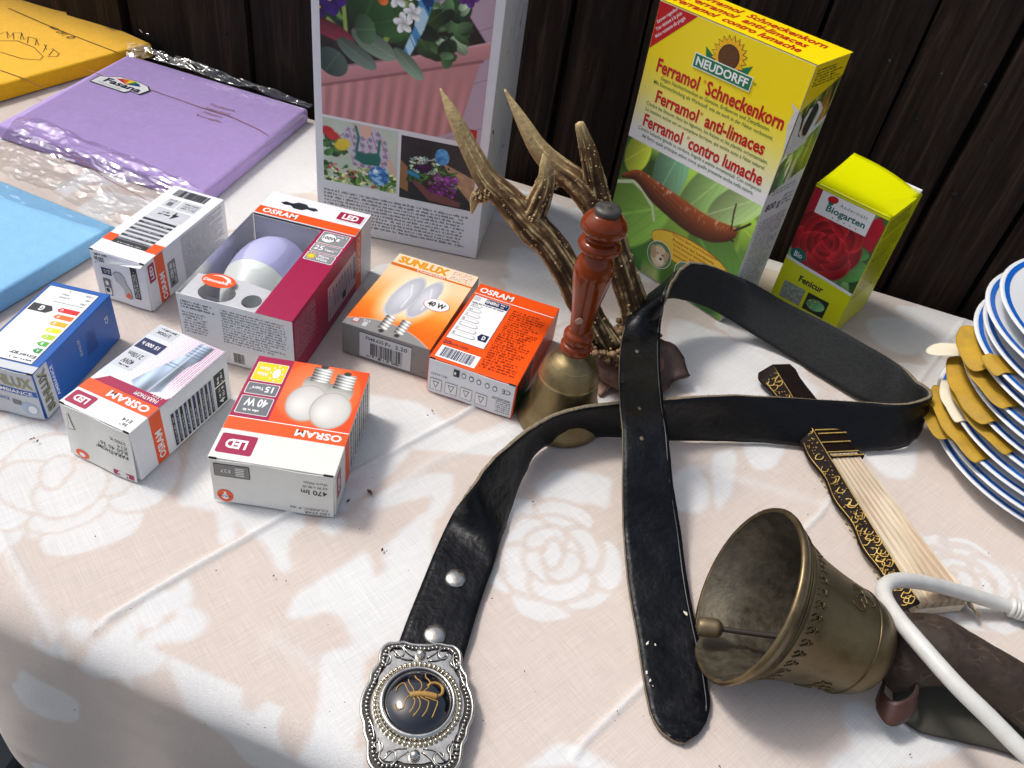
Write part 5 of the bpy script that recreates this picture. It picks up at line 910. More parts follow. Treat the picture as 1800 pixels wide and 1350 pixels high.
# ================================================================ roe deer antlers on the skull bone
BONE = mat('antler', (1, 1, 1), .72, attr='print', var=.35, vscale=220, bump=1.0, bscale=300, spec=.2)
ant = thing('deer_antlers', 'pair of brown roe deer antlers on a piece of skull behind the hand bell', 'antlers', at(1110, 640))
def antler(name, spec_, seed, tip=.25, pale=0.):
    pts = [aty(px, py, Y)-ant.location for px, py, Y, r_ in spec_]; rad = [r_*.80 for *_, r_ in spec_]; n, per = 48, 13
    def dsp(a, L, f_):
        w_ = vnoise(np.array(L*30.), np.array(a*.0), 1, seed, 2)*2.2; g = math.sin(a*9+w_*.7+seed)*.5+math.sin(a*16-w_*.9+seed*2)*.4
        k = max(0., 1-max(0, f_-(1-tip))/tip) if tip else 1; return (.13*(abs(g)*1.4-.5)+.22*(float(vnoise(np.array(L*120.+3), np.array(abs(math.sin(a/2))*7.+3), 1, seed+2, 3))-.5)*(1.25-f_))*(.25+.75*k)
    vs, fs = tube(None, pts, rad, None, n=n, per=per, disp=dsp); o = mesh(name, vs, fs, BONE, ant, True)
    rows = (len(vs)-2)//n; col = np.zeros((len(vs), 4)); col[:, 3] = 1; L = 0; dk, md, pl = np.array(lin((56, 40, 28))), np.array(lin((122, 92, 58))), np.array(lin((214, 188, 136)))
    V3 = np.array(vs)
    for i in range(rows):
        ctr = V3[i*n:(i+1)*n].mean(0); rr = np.linalg.norm(V3[i*n:(i+1)*n]-ctr, axis=1); g = (rr/rr.mean()-1)/.085; f_ = i/rows; tp = np.clip((f_-(1-tip))/tip*1.2, 0, 1)+pale
        aa = np.arange(n)/n*2*math.pi; g = g+1.3*(vnoise(np.cos(aa)*6+9+seed, np.sin(aa)*6+9+i*.012*per, 1, seed+5, 3)-.5)*2*(1-.6*min(1, max(0, tp))); c_ = (dk+(md-dk)*np.clip(.5+.5*g, 0, 1)[:, None])*(.62+.38*min(1, f_*2.2)); c_ = c_+(pl-c_)*np.clip(np.clip((g-.45)*1.1, 0, 1)+tp*.85, 0, 1)[:, None]; col[i*n:(i+1)*n, :3] = c_
    col[-2:, :3] = pl; ca = o.data.color_attributes.new('print', 'FLOAT_COLOR', 'POINT'); ca.data.foreach_set('color', col.astype(np.float32).ravel())
    R = random.Random(seed); P, Rd = [], []
    for k in range(120):
        i = int(R.uniform(.02, .66)**1.25*rows); j = R.randrange(n); P.append(V3[i*n+j]); Rd.append(R.uniform(.0006, .0014)*(1.25-i/rows))
    dots('pearling', P, Rd, mat('antler_pearl', lin((196, 168, 118)), .5, var=.3, vscale=400), o, 1)
    return o
antler('left_beam', [(1068, 612, .600, .018), (1040, 565, .604, .0165), (1003, 488, .610, .0165), (968, 432, .616, .016), (930, 393, .622, .0175), (888, 347, .630, .0145), (856, 316, .636, .0125), (826, 262, .645, .010), (797, 203, .652, .0068), (774, 156, .658, .0010)], 3, .38).name = 'antler_beam'
antler('antler_tine', [(866, 330, .632, .011), (850, 341, .634, .009), (836, 350, .634, .006), (829, 375, .632, .0014)], 6, .5)
antler('antler_tine', [(925, 400, .622, .014), (945, 360, .624, .0125), (960, 315, .628, .009), (958, 288, .630, .0055), (955, 271, .631, .0012)], 8, .6)
antler('antler_beam', [(1128, 590, .640, .018), (1112, 530, .648, .0165), (1090, 465, .655, .016), (1068, 405, .662, .0165), (1042, 352, .668, .0165), (1012, 318, .674, .0145), (980, 295, .680, .013), (948, 262, .686, .0105), (918, 212, .694, .007), (887, 157, .700, .0010)], 11, .4)
antler('antler_tine', [(1062, 395, .664, .0155), (1050, 340, .668, .0125), (1036, 275, .672, .0095), (1022, 228, .675, .0060), (1018, 216, .676, .0045)], 14, .45)
antler('antler_tine', [(985, 305, .680, .011), (962, 325, .676, .0085), (940, 350, .670, .0065), (922, 374, .664, .0016)], 17, .5)
def lump(name, parts, material, parent, seed, sub=4, amp=.25):
    V, F = [], []
    for cx, r3, rot in parts:
        bm = bmesh.new(); bmesh.ops.create_icosphere(bm, subdivisions=sub, radius=1); M_ = Matrix.Rotation(rot, 3, 'Z'); o = len(V)
        for v in bm.verts:
            p = np.array(v.co); n_ = float(vnoise(np.array(p[0]*1.6+p[2]+5), np.array(p[1]*1.6-p[2]*.7+5), 1, seed, 4))-.5; q = Vector(p*(1+amp*2*n_)); V.append(Vector(cx)+M_ @ Vector((q.x*r3[0], q.y*r3[1], q.z*r3[2])))
        F += [tuple(v.index+o for v in f_.verts) for f_ in bm.faces]; bm.free()
    return mesh(name, V, F, material, parent, True)
L0 = ant.location; loc = lambda px, py, z: tuple(at(px, py, z)-L0)
lump('skull', [(loc(1110, 625, .018), (.034, .028, .016), -.3), (loc(1085, 645, .016), (.024, .024, .014), .5)], mat('skull_bone', lin((134, 98, 84)), .6, var=.5, vscale=60, bump=.8, bscale=160), ant, 3)
# jagged brow plates: pale on the left, dark on the right
def plate3(name, pts, th, m_, sub=3):
    bm = bmesh.new(); vs = [bm.verts.new(p) for p in pts]; bm.faces.new(vs); bmesh.ops.triangulate(bm, faces=bm.faces[:]); bmesh.ops.subdivide_edges(bm, edges=bm.edges[:], cuts=sub, use_grid_fill=True)
    for v in bm.verts: v.co += Vector((0, 0, 1))*.006*(float(vnoise(np.array(v.co.x*60+9), np.array(v.co.y*60+9), 1, 5, 3))-.5)*2
    me = bpy.data.meshes.new(name); bm.to_mesh(me); bm.free(); me.shade_smooth(); o = link(name, me, m_, ant); s_ = o.modifiers.new('thickness', 'SOLIDIFY'); s_.thickness = th; s_.offset = 0; return o
plate3('brow_bone', [loc(1150, 598, .03), loc(1185, 612, .030), (loc(1200, 628, .024)), loc(1212, 660, .014), loc(1180, 672, .010), loc(1160, 695, .006), loc(1135, 690, .008), loc(1120, 640, .02)], .005, mat('dark_bone', lin((84, 64, 56)), .55, var=.45, vscale=70, bump=.8, bscale=170))
plate3('brow_bone', [loc(1045, 612, .03), loc(1098, 618, .028), loc(1098, 690, .006), loc(1075, 676, .006), loc(1056, 693, .003), loc(1046, 668, .010)], .005, mat('pale_bone', lin((196, 158, 138)), .6, var=.45, vscale=55, bump=.8, bscale=170))
for px, py, Y in ((1068, 606, .600), (1122, 585, .640)):
    c = aty(px, py, Y)-L0; P, Rd = [], []
    for k in range(110): a = random.uniform(0, 6.28); P.append(c+Vector((math.cos(a)*.021, math.sin(a)*.019, random.uniform(-.008, .006)))*random.uniform(.75, 1.1)); Rd.append(random.uniform(.0018, .0042))
    dots('burr', P, Rd, mat('burr_bone', lin((150, 118, 84)), .6, var=.6, vscale=120, bump=.8, bscale=240), ant, 1)
# ================================================================ brass hand bell with a turned handle
BRASS = mat('aged_brass', (.27, .205, .10), .42, metal=.85, var=.45, vscale=55, bump=.18, bscale=150)
hb = thing('hand_bell', 'brass hand bell with red brown turned wooden handle standing upright', 'bell', at(983, 733))
prof = [(.0355, .0004), (.0385, .0006), (.0390, .003), (.0374, .008), (.0340, .015), (.0306, .023), (.0282, .032), (.0270, .042), (.0262, .050), (.0252, .0555), (.0232, .0620), (.0195, .0680), (.0150, .0722), (.0105, .0750), (.0088, .0775), (.0085, .082)]
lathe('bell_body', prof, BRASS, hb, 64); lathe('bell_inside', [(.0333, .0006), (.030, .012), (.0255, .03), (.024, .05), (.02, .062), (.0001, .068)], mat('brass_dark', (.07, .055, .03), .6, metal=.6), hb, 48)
for z, r_ in ((.0508, .0264), (.0520, .0262), (.0672, .0203)): lathe('turned_line', [(r_-.0004, z-.0005), (r_, z), (r_-.0004, z+.0005)], mat('brass_line', (.46, .35, .16), .3, metal=.9), hb, 64)
WOODH = mat('varnished_wood', lin((128, 50, 12)), .16, spec=.35, var=.4, vscale=26, stretch=(1, 1, .25), bump=.15, bscale=70)
hp = [(.0085, .0785), (.0132, .0795), (.0140, .083), (.0136, .0868), (.0112, .0885), (.0125, .0905), (.0133, .0945), (.0125, .098), (.0094, .101), (.0096, .108), (.0108, .120), (.0130, .134), (.0152, .147), (.0166, .157), (.0163, .163), (.0146, .169), (.0122, .174), (.0114, .1765), (.0150, .1785), (.0174, .181), (.0178, .184), (.0158, .1872), (.0118, .189), (.0122, .1915), (.0160, .194), (.0184, .1975), (.0186, .2005), (.0172, .2045), (.0135, .2085), (.0102, .2105), (.0001, .2106)]
lathe('handle', [(r_*.94, z) for r_, z in spline(hp, 3).tolist()], WOODH, hb, 48); lathe('end_cap', [(.0098, .2100), (.0102, .2128), (.0094, .2146), (.006, .2152), (.0001, .2153)], mat('dull_steel', (.10, .095, .085), .55, metal=.7, var=.5, vscale=200), hb, 32)
lump('wear_patch', [((-.003, -.0118, .118), (.0035, .0006, .0032), .2)], mat('worn_wood', lin((170, 130, 110)), .5), hb, 4, 2, .3)
tube('clapper', [(0, 0, .06), (0, 0, .02), (0, 0, .012)], [.0012, .0012, .005], BRASS, hb)
# ================================================================ belt
LEA = mat('belt_leather', lin((13, 14, 18)), .38, var=.5, vscale=60, bump=.9, bscale=170, spec=.24); SUE = mat('belt_suede', lin((54, 55, 55)), .95, var=.35, vscale=320, bump=.9, bscale=700, spec=.1); EDG = mat('belt_edge', lin((132, 120, 100)), .95, var=.4, vscale=300, bump=.8, bscale=500, spec=.1)
WB = .046
def ribbon(name, st, th, mats, parent, per=6, ncross=8, wav=.0, seed=0, crown=0.):
    """st: list of (edge1, edge2) world points; grain side is the (e2-e1) x direction side"""
    P = spline([tuple(a)+tuple(b) for a, b in st], per); A_, B_ = P[:, :3], P[:, 3:]; C_ = (A_+B_)/2; T_ = np.gradient(C_, axis=0); T_ /= np.linalg.norm(T_, axis=1)[:, None]; N_ = np.cross(B_-A_, T_); N_ /= np.linalg.norm(N_, axis=1)[:, None]+1e-12
    m_ = len(P); nc = ncross; vs = []
    for side in (1, -1):
        for i in range(m_):
            for k in range(nc+1):
                f_ = k/nc; p = A_[i]*(1-f_)+B_[i]*f_; e_ = abs(2*f_-1)
                p = p+N_[i]*(side*th/2*(1-.25*(e_ > .99))+crown*(1-e_**2.2)+wav*(float(vnoise(np.array(i*.35+seed), np.array(f_*2.), 1, seed+7, 3))-.5)); vs.append(p)
    o = m_*(nc+1); fs, mi = [], []
    for i in range(m_-1):
        for k in range(nc):
            q = [i*(nc+1)+k, i*(nc+1)+k+1, (i+1)*(nc+1)+k+1, (i+1)*(nc+1)+k]; fs.append(q); mi.append(0); fs.append([x+o for x in reversed(q)]); mi.append(1)
        for k in (0, nc):
            q = [i*(nc+1)+k, (i+1)*(nc+1)+k, o+(i+1)*(nc+1)+k, o+i*(nc+1)+k]; fs.append(q if k == 0 else q[::-1]); mi.append(2)
    for i in (0, m_-1):
        for k in range(nc): q = [i*(nc+1)+k, i*(nc+1)+k+1, o+i*(nc+1)+k+1, o+i*(nc+1)+k]; fs.append(q if i else q[::-1]); mi.append(2)
    pl = np.array(parent.location); ob = mesh(name, [np.array(v)-pl for v in vs], fs, None, parent, True)
    for m in mats: ob.data.materials.append(m)
    ob.data.polygons.foreach_set('material_index', mi); ob.data.update(); return ob, A_, B_, N_, T_
bt = thing('leather_belt', 'black leather belt with scorpion buckle looped across the table', 'belt', at(760, 1100))
st = []
def flat(l, r_, z, z2=None): st.append((at(*l, z), at(*r_, z2 if z2 is not None else z)))
def edge(l, r_, z=.0025): b = at(*r_, z); st.append((atw(b, *l, WB), b))
flat((672, 1195), (790, 1232), .0035); flat((690, 1160), (800, 1198), .0032); flat((702, 1127), (813, 1164), .003); flat((749, 1008), (847, 1052), .003); flat((791, 913), (871, 985), .005, .003)
edge((823, 864), (884, 935)); edge((863, 812), (905, 868)); edge((928, 754), (940, 797)); edge((997, 722), (1000, 768)); edge((1089, 707), (1091, 767)); edge((1175, 701), (1175, 772)); edge((1258, 695), (1258, 774)); edge((1350, 697), (1358, 779)); edge((1435, 702), (1447, 788)); edge((1521, 707), (1528, 792)); edge((1583, 710), (1577, 788)); edge((1622, 703), (1603, 775)); edge((1637, 690), (1616, 752)); edge((1612, 670), (1598, 735)); edge((1579, 640), (1566, 722)); edge((1521, 605), (1510, 700)); edge((1446, 563), (1446, 663)); edge((1383, 532), (1383, 624)); edge((1321, 497), (1317, 584), .012); edge((1258, 470), (1244, 540), .030); edge((1225, 462), (1192, 524), .042); edge((1204, 467), (1152, 527), .047); edge((1189, 486), (1122, 534), .049); edge((1172, 520), (1104, 553), .050)
for l, r_, z in (((1161, 570), (1093, 596), .050), ((1160, 640), (1088, 652), .0525), ((1166, 715), (1090, 716), .0525), ((1174, 763), (1094, 765), .051), ((1181, 847), (1094, 849), .036), ((1195, 930), (1096, 935), .017), ((1207, 1020), (1104, 1026), .006), ((1222, 1100), (1118, 1110), .003), ((1238, 1170), (1130, 1190), .0025), ((1247, 1235), (1143, 1252), .0025), ((1242, 1266), (1156, 1280), .0025), ((1230, 1288), (1174, 1297), .0025), ((1214, 1301), (1190, 1305), .0025), ((1204, 1307), (1200, 1308), .0025)): flat(l, r_, z)
sb_, EA, EB, NB, TB = ribbon('strap', st, .0042, (LEA, SUE, EDG), bt, 7, 10, .0030, 2)
R = random.Random(5); V, F = [], []
for k in range(900):                      # loose fibres along the cut edges
    i = R.randrange(10, len(EA)-40); e_, sg = (EA[i], 1) if R.random() < .75 else (EB[i], -1); out = (EA[i]-EB[i])*sg; out = out/(np.linalg.norm(out)+1e-9); p = e_+NB[i]*R.uniform(-.0018, .001); d_ = out*R.uniform(.0003, .0016)+TB[i]*R.uniform(-.0014, .0014)+NB[i]*R.uniform(-.0008, .0004); q = TB[i]*.00016; o = len(V); V += [p-q, p+q, p+d_]; F.append((o, o+1, o+2))
fo = mesh('edge_fibre', [np.array(v)-np.array(bt.location) for v in V], F, EDG, sb_); fo['kind'] = 'stuff'
bl_ = lambda px, py, z: at(px, py, z)-bt.location
for px, py, z in ((1120, 618, .0545), (1118, 664, .0545), (1124, 718, .0545), (1128, 771, .0525), (1132, 828, .041)):
    c = bl_(px, py, z-.0006); lump('punch_hole', [(c, (.0017, .0026, .0006), .2)], mat('hole_brown', lin((98, 86, 72)), .9, var=.4, vscale=500), sb_, int(py), 2, .3)
i0 = int(len(EA)*27/43); nn = NB; gl_ = [EA[i]*.93+EB[i]*.07+NB[i]*.0021-np.array(bt.location) for i in range(i0, len(EA)-24, 2)]
tube('edge_crease', gl_, .00045, mat('crease_shine', lin((70, 72, 76)), .3), sb_, 6, 1)
CHIP = mat('paint_chip', lin((214, 208, 190)), .8)
for px, py, z, s_ in ((1206, 1078, .0065, 1.3), (1138, 1131, .0060, 1.1), (1152, 1133, .006, .6), (1137, 1182, .0055, .9), (1143, 1196, .0055, .7), (1148, 1206, .0055, .4)): lump('paint_fleck', [(bl_(px, py, z), (.0015*s_, .0008*s_, .00018), random.uniform(.8, 2.2))], CHIP, sb_, int(px), 3, .9)
STEEL = mat('worn_nickel', (.55, .53, .48), .3, metal=1, var=.3, vscale=140, bump=.15, bscale=200)
for px, py in ((801, 1017), (765, 1116)): lathe('rivet', [(.0078, .0), (.0078, .0008), (.0068, .0019), (.004, .0027), (.0001, .0029)], STEEL, bt, 28, Matrix.Translation(bl_(px, py, .0052)))
# buckle
SIL = mat('buckle_silver', (.62, .60, .55), .24, metal=1, var=.3, vscale=120, bump=.2, bscale=160); OXI = mat('buckle_oxide', (.06, .055, .05), .5, metal=.7); GSIL = mat('buckle_bead', (.60, .54, .42), .25, metal=1)
bk = bpy.data.objects.new('buckle', None); COL.objects.link(bk); bk.parent = bt; bk.matrix_local = Matrix.Translation(bl_(734, 1240, .0095)) @ Matrix.Rotation(math.radians(8), 4, 'Z') @ Matrix.Rotation(math.radians(-2), 4, 'X')
bk.empty_display_size = .02
hw = [(42, 6), (43.5, 12), (42.5, 18), (42, 23), (38, 27), (33, 28), (28, 28), (24, 30), (20, 32.5), (14, 33), (8, 35.5), (0, 37), (-8, 36), (-14, 33.5), (-20, 32.5), (-25, 30), (-30, 29.5), (-36, 28.5), (-41, 25), (-43, 20), (-42.5, 12), (-44, 6)]
right = [(x/1000*.95, y/1000) for y, x in hw]; out = right+[(-x, y) for x, y in reversed(right)]; out_s = [tuple(p) for p in spline(out+[out[0]], 4)[:-1]]
def inset(k): return [(x*(1-k/.036), y*(1-k/.043)) for x, y in out_s]
b1 = link('buckle_plate', sheet2d(out_s, [], .003), SIL, bk); b1.location.z = -.0005
b2 = link('border_groove', sheet2d(inset(.0012), [], .0006), OXI, bk); b2.location.z = .0013
b3 = link('inner_plate', sheet2d(inset(.0062), [], .0016), SIL, bk); b3.location.z = .0019
tube('rope_edge', [(x, y, .0012) for x, y in inset(.0004)]+[(*inset(.0004)[0], .0012)], .0012, SIL, bk, 8, 1, False)
rg = np.array(inset(.0036)); sl_ = np.concatenate([[0], np.cumsum(np.linalg.norm(np.diff(np.vstack([rg, rg[:1]]), axis=0), axis=1))]); q = np.linspace(0, sl_[-1], 92, endpoint=False); rg2 = np.vstack([rg, rg[:1]])
dots('border_bead', [(np.interp(t, sl_, rg2[:, 0]), np.interp(t, sl_, rg2[:, 1]), .0024) for t in q], [.00105]*92, SIL, bk, 2)
lathe('medallion_rim', [(.0212, .0022), (.0214, .0062), (.0224, .0070), (.0240, .0060), (.0246, .0030)], SIL, bk, 64)
dots('medallion_bead', [(.0266*math.cos(a), .0266*math.sin(a), .0036) for a in np.linspace(0, 2*math.pi, 52, endpoint=False)], [.00155]*52, GSIL, bk, 2)
dots('corner_bead', [(0, .0335, .0040), (0, -.0335, .0040)], [.0034, .0034], SIL, bk, 3)
lathe('cabochon', [(.0213, .0048), (.0196, .0074), (.0164, .0096), (.0115, .0114), (.006, .0123), (.0001, .0126)], mat('black_resin', lin((14, 17, 26)), .05, spec=.6, coat=1), bk, 64)
dz = lambda x, y: .0048+.0078*math.sqrt(max(0, 1-(math.hypot(x, y)/.0216)**2))+.0001
GOLD = mat('scorpion_gold', lin((172, 132, 66)), .5, var=.3, vscale=400)
def sc(pts): return [(x/1000, y/1000, dz(x/1000, y/1000)) for x, y in pts]
tubes('scorpion', [sc([(-5, 0), (-3, .3), (0, .6), (4, .8), (8, .4), (11, -.2)])], .0019, GOLD, bk, 8)
tubes('scorpion', [sc([(11, 0), (14, 2), (15, 5.5), (13.5, 8.5), (10, 9.5), (7, 8.5), (5.5, 6.5)])], .00095, GOLD, bk, 6)
tubes('scorpion', [sc(p) for p in ([(-5, .5), (-7, 3.5), (-9.5, 8.5), (-13, 6.5), (-14, 3)], [(-6, -.5), (-8, -3.5), (-9, -8), (-13, -8.5), (-14, -5)], [(-3, 1), (-3.5, 4), (-6, 8), (-7, 11)], [(-1, 1.4), (1.5, 5), (1, 9), (-2, 12), (-3, 14)], [(2, 1.8), (6, 6), (6.5, 10), (4, 13), (3.5, 16)], [(-3.5, -1), (-2, -4), (-3, -8), (-5, -11)], [(-1, -1), (1, -3.5), (1, -8), (-2.5, -13)], [(1, -1), (5, -3), (6.5, -4), (5.5, -9), (3, -13)], [(4, -1), (10, -2.5), (12, -3.5), (10.5, -9), (9, -13)])], .00042, GOLD, bk, 5)
def spiral(cx, cy, r0, t0, t1, flip=1): return [(cx+flip*r0*(1-.75*k/14)*math.cos(t0+(t1-t0)*k/14), cy+r0*(1-.75*k/14)*math.sin(t0+(t1-t0)*k/14), .0029) for k in range(15)]
sw = []
for s_ in (-1, 1):
    for v in (1, -1): sw += [[(x, y*v, z) for x, y, z in spiral(s_*.015, .0335, .006, .3, 6.5, s_)], [(x, y*v, z) for x, y, z in spiral(s_*.0225, .028, .0042, 1.5, 7.4, s_)], [(s_*.004, v*.031, .0029), (s_*.009, v*.0345, .0029), (s_*.013, v*.0395, .0029)], [(s_*.005, v*.029, .0029), (s_*.012, v*.030, .0029), (s_*.018, v*.036, .0029)], [(s_*.0245, v*.024, .0029), (s_*.0262, v*.017, .0029), (s_*.029, v*.011, .0029)], [(s_*.0225, v*.0235, .0029), (s_*.0205, v*.030, .0029), (s_*.021, v*.036, .0029)]]
tubes('scroll_relief', sw, .00050, OXI, bk, 6, 3); tubes('scroll_relief', [[(x*1.02+.0004, y*1.01+.0004, z+.0002) for x, y, z in p] for p in sw], .00042, SIL, bk, 6, 3)
# ================================================================ folding fan lying closed on its edge
fa0 = at(1362, 664); fa1 = at(1612, 1082); fan = thing('folding_fan', 'closed black and gold folding fan with cream pleats under the belt', 'fan', fa0, math.atan2(fa1.y-fa0.y, fa1.x-fa0.x))
FL = (fa1-fa0).length; BLK = mat('fan_lacquer', lin((26, 16, 13)), .65, spec=.15, var=.3, vscale=90); FGOLD = mat('fan_gold', (.50, .34, .10), .38, metal=.8, var=.4, vscale=200); PLEAT = mat('fan_leaf', lin((232, 218, 192)), .75, var=.28, vscale=46, stretch=(.4, 3, 3), bump=.4, bscale=120); LACE = mat('fan_lace', lin((206, 190, 156)), .85, var=.55, vscale=260, bump=.9, bscale=300)
PLS = [PLEAT, mat('fan_leaf_pale', lin((238, 228, 208)), .75, var=.2, vscale=46, stretch=(.4, 3, 3)), mat('fan_leaf_rose', lin((216, 192, 168)), .75, var=.35, vscale=40, stretch=(.4, 3, 3))]
# local x runs from the pivot to the tips, local y to the photograph's right
lat = lambda s_, f_: (-.010+f_*(.019+.034*s_))
ns = 20
for k in range(ns):
    f_ = .12+.88*k/(ns-1); vs = []
    for j, s_ in enumerate(np.linspace(.0, .46, 14)):
        y = lat(s_, f_); hgt = .017+.0022*math.sin(s_*58)*(s_ > .3)+(.003*math.exp(-((s_-.03)/.03)**2)); vs += [(s_*FL, y-.00045, .0008), (s_*FL, y-.00045, hgt), (s_*FL, y+.00045, hgt), (s_*FL, y+.00045, .0008)]
    fs = []
    for j in range(13):
        for q in range(4): fs.append((4*j+q, 4*(j+1)+q, 4*(j+1)+(q+1) % 4, 4*j+(q+1) % 4))
    fs += [(3, 2, 1, 0), (52, 53, 54, 55)]; mesh('stick', vs, fs, BLK, fan); P = [(s_*FL, lat(s_, f_), .0175+.0022*math.sin(s_*58)) for s_ in (.335, .355, .385, .43, .455)]; dots('gilding', P, [.0011]*5, FGOLD, fan, 1, .7)
for k in range(ns):                        # pleats of the leaf, one by one
    vs = []; f0, f1 = .10+.80*k/ns, .10+.80*(k+1)/ns
    for j, s_ in enumerate(np.linspace(.44, 1.0, 12)):
        e_ = .0012*math.sin(k*2.3+j*.7)*(s_ > .6); y0, y1 = lat(s_, f0), lat(s_, f1); top = .0185+e_; vs += [(s_*FL, y0, top-.0085), (s_*FL, (y0*.35+y1*.65), top), (s_*FL, y1, top-.0085)]
    mesh('pleat', vs, [(3*j+q, 3*(j+1)+q, 3*(j+1)+q+1, 3*j+q+1) for j in range(11) for q in range(2)], PLS[k % 3], fan)
mesh('leaf_body', [(s_*FL, lat(s_, f_), z) for z in (.0008, .0090) for s_, f_ in ((.44, .1), (1, .1), (1, .9), (.44, .9))], [(3, 2, 1, 0), (4, 5, 6, 7), (0, 1, 5, 4), (1, 2, 6, 5), (2, 3, 7, 6), (3, 0, 4, 7)], PLEAT, fan)
vs, fs = [], []                             # lace along the far edge
n = 60
for j in range(n+1):
    s_ = .48+.55*j/n; y = lat(s_, .9); w_ = .004+.006*(s_-.48)/.5+.0012*math.sin(j*1.9); vs += [(s_*FL, y-.001, .0150), (s_*FL, y+w_*.5, .010), (s_*FL, y+w_, .0012+.0006*math.sin(j*1.3))]
for j in range(n): fs += [(3*j, 3*j+3, 3*j+4, 3*j+1), (3*j+1, 3*j+4, 3*j+5, 3*j+2)]
mesh('lace_edge', vs, fs, LACE, fan); vs = []
for j in range(n+1): s_ = .46+.50*j/n; y = lat(s_, .0)-.001; vs += [(s_*FL, y, .0012), (s_*FL, y-.004-.0012*math.sin(j*2.1), .0010)]
mesh('lace_edge', vs, [(2*j+1, 2*j+3, 2*j+2, 2*j) for j in range(n)], LACE, fan)
vs, fs = [], []                             # guard: a carved board leaning outwards
m_ = 80
for j in range(m_+1):
    s_ = j/m_; y = lat(s_, .06); wd = .0105+.0018*math.sin(s_*34)+.0030*math.exp(-((s_-.035)/.03)**2)+.0022*math.exp(-((s_-.33)/.03)**2); vs += [(s_*FL, y, .0185), (s_*FL, y-wd, .0080), (s_*FL, y-wd-.0005, .0066), (s_*FL, y-.0002, .0166)]
for j in range(m_):
    for q in range(4): fs.append((4*j+q, 4*j+(q+1) % 4, 4*(j+1)+(q+1) % 4, 4*(j+1)+q))
fs += [(0, 3, 2, 1), (4*m_, 4*m_+1, 4*m_+2, 4*m_+3)]
gd = mesh('guard', vs, fs, BLK, fan); R = random.Random(3); gp = []
def gpt(s_, a): y = lat(s_, .06); wd = .0105+.0018*math.sin(s_*34); return (s_*FL, y-wd*a, .0185-.0105*a+.0006)
for k in range(64):
    s_ = R.uniform(.02, .98); a = R.uniform(.2, .8); d_ = R.choice((-1, 1)); den = 1 if (.3 < s_ < .36 or s_ > .62 or s_ < .08) else .5
    if R.random() < den: gp.append([gpt(s_, a), gpt(min(1, s_+.012), min(.95, max(.05, a+d_*.25))), gpt(min(1, s_+.024), a), gpt(min(1, s_+.018), min(.95, max(.05, a-d_*.2)))])
tubes('gilding', gp, .00055, FGOLD, gd, 5, 4); tubes('gilding', [[gpt(s_, .06) for s_ in np.linspace(.02, .99, 60)], [gpt(s_, .94) for s_ in np.linspace(.02, .99, 60)]], .00035, FGOLD, gd, 5, 1)
dots('gilding', [gpt(R.uniform(.02, .98), R.uniform(.15, .85)) for _ in range(130)], [R.uniform(.0005, .0012) for _ in range(130)], FGOLD, gd, 1, .6)
tube('pivot_pin', [(.03*FL, -.014, .010), (.03*FL, .012, .010)], .0016, FGOLD, fan, 10, 1)
# ================================================================ cast bell lying on its side
cth = math.radians(17.2); caz = math.radians(175.2); CR = .062; cc = Vector((.1781, .3361, Z0+CR*math.cos(cth)+.0006)); ax = Vector((math.cos(caz)*math.cos(cth), math.sin(caz)*math.cos(cth), math.sin(cth)))
cb = thing('cattle_bell', 'large aged brass bell lying on its side with leather strap', 'bell', (cc.x+.05, cc.y, Z0))
sx = Vector((-math.sin(caz), math.cos(caz), 0)); uy = ax.cross(sx); MB_ = Matrix(((sx.x, uy.x, -ax.x), (sx.y, uy.y, -ax.y), (sx.z, uy.z, -ax.z))).to_4x4(); MB_.translation = cc-cb.location
CBR = mat('cast_bronze', (.15, .112, .055), .40, metal=.75, var=.5, vscale=45, bump=.30, bscale=110); CIN = mat('bronze_inside', (.105, .09, .064), .5, metal=.6, var=.45, vscale=120, bump=.35, bscale=260); CRIM = mat('bronze_rim', (.21, .155, .082), .38, metal=.85, var=.4, vscale=90)
prof = spline([(.0612, -.0004), (.0620, .0012), (.0608, .0040), (.0578, .0080), (.0560, .0105), (.0530, .0150), (.0492, .0225), (.0452, .034), (.0415, .050), (.0385, .066), (.0362, .080), (.0335, .090), (.0285, .0975), (.0200, .1020), (.0100, .1040), (.0001, .1045)], 3).tolist()
lathe('bell_body', prof, CBR, cb, 80, MB_, lambda a, z, r_: .00025*math.sin(a*3+z*90))
lathe('bell_rim', [(.0585, -.0006), (.0600, -.0016), (.0614, -.0010), (.0622, .0008), (.0618, .0024)], CRIM, cb, 80, MB_)
lathe('bell_inside', [(.0587, -.0004), (.0560, .006), (.0515, .0125), (.0475, .021), (.0435, .033), (.0395, .052), (.0365, .068), (.034, .080), (.028, .088), (.0001, .091)], CIN, cb, 80, MB_)
for z, r_ in ((.0092, .0572), (.0125, .0553), (.0148, .0534), (.0790, .0368)): lathe('moulding', [(r_-.0008, z-.0009), (r_+.0006, z), (r_-.0008, z+.0009)], CBR, cb, 80, MB_)
rad_at = lambda z: float(np.interp(z, [p[1] for p in prof], [p[0] for p in prof]))
def on(a, z, k=.0004): r_ = rad_at(z)+k; return MB_ @ Vector((r_*math.cos(a), r_*math.sin(a), z))
rel = []; R = random.Random(8)
for k in range(36):                        # frieze of leaves round the shoulder of the mouth
    a = 2*math.pi*k/36; rel += [[on(a, .021), on(a+.05, .026), on(a+.10, .0235), on(a+.06, .0205)], [on(a+.08, .030), on(a+.04, .0275), on(a+.11, .0265)]]
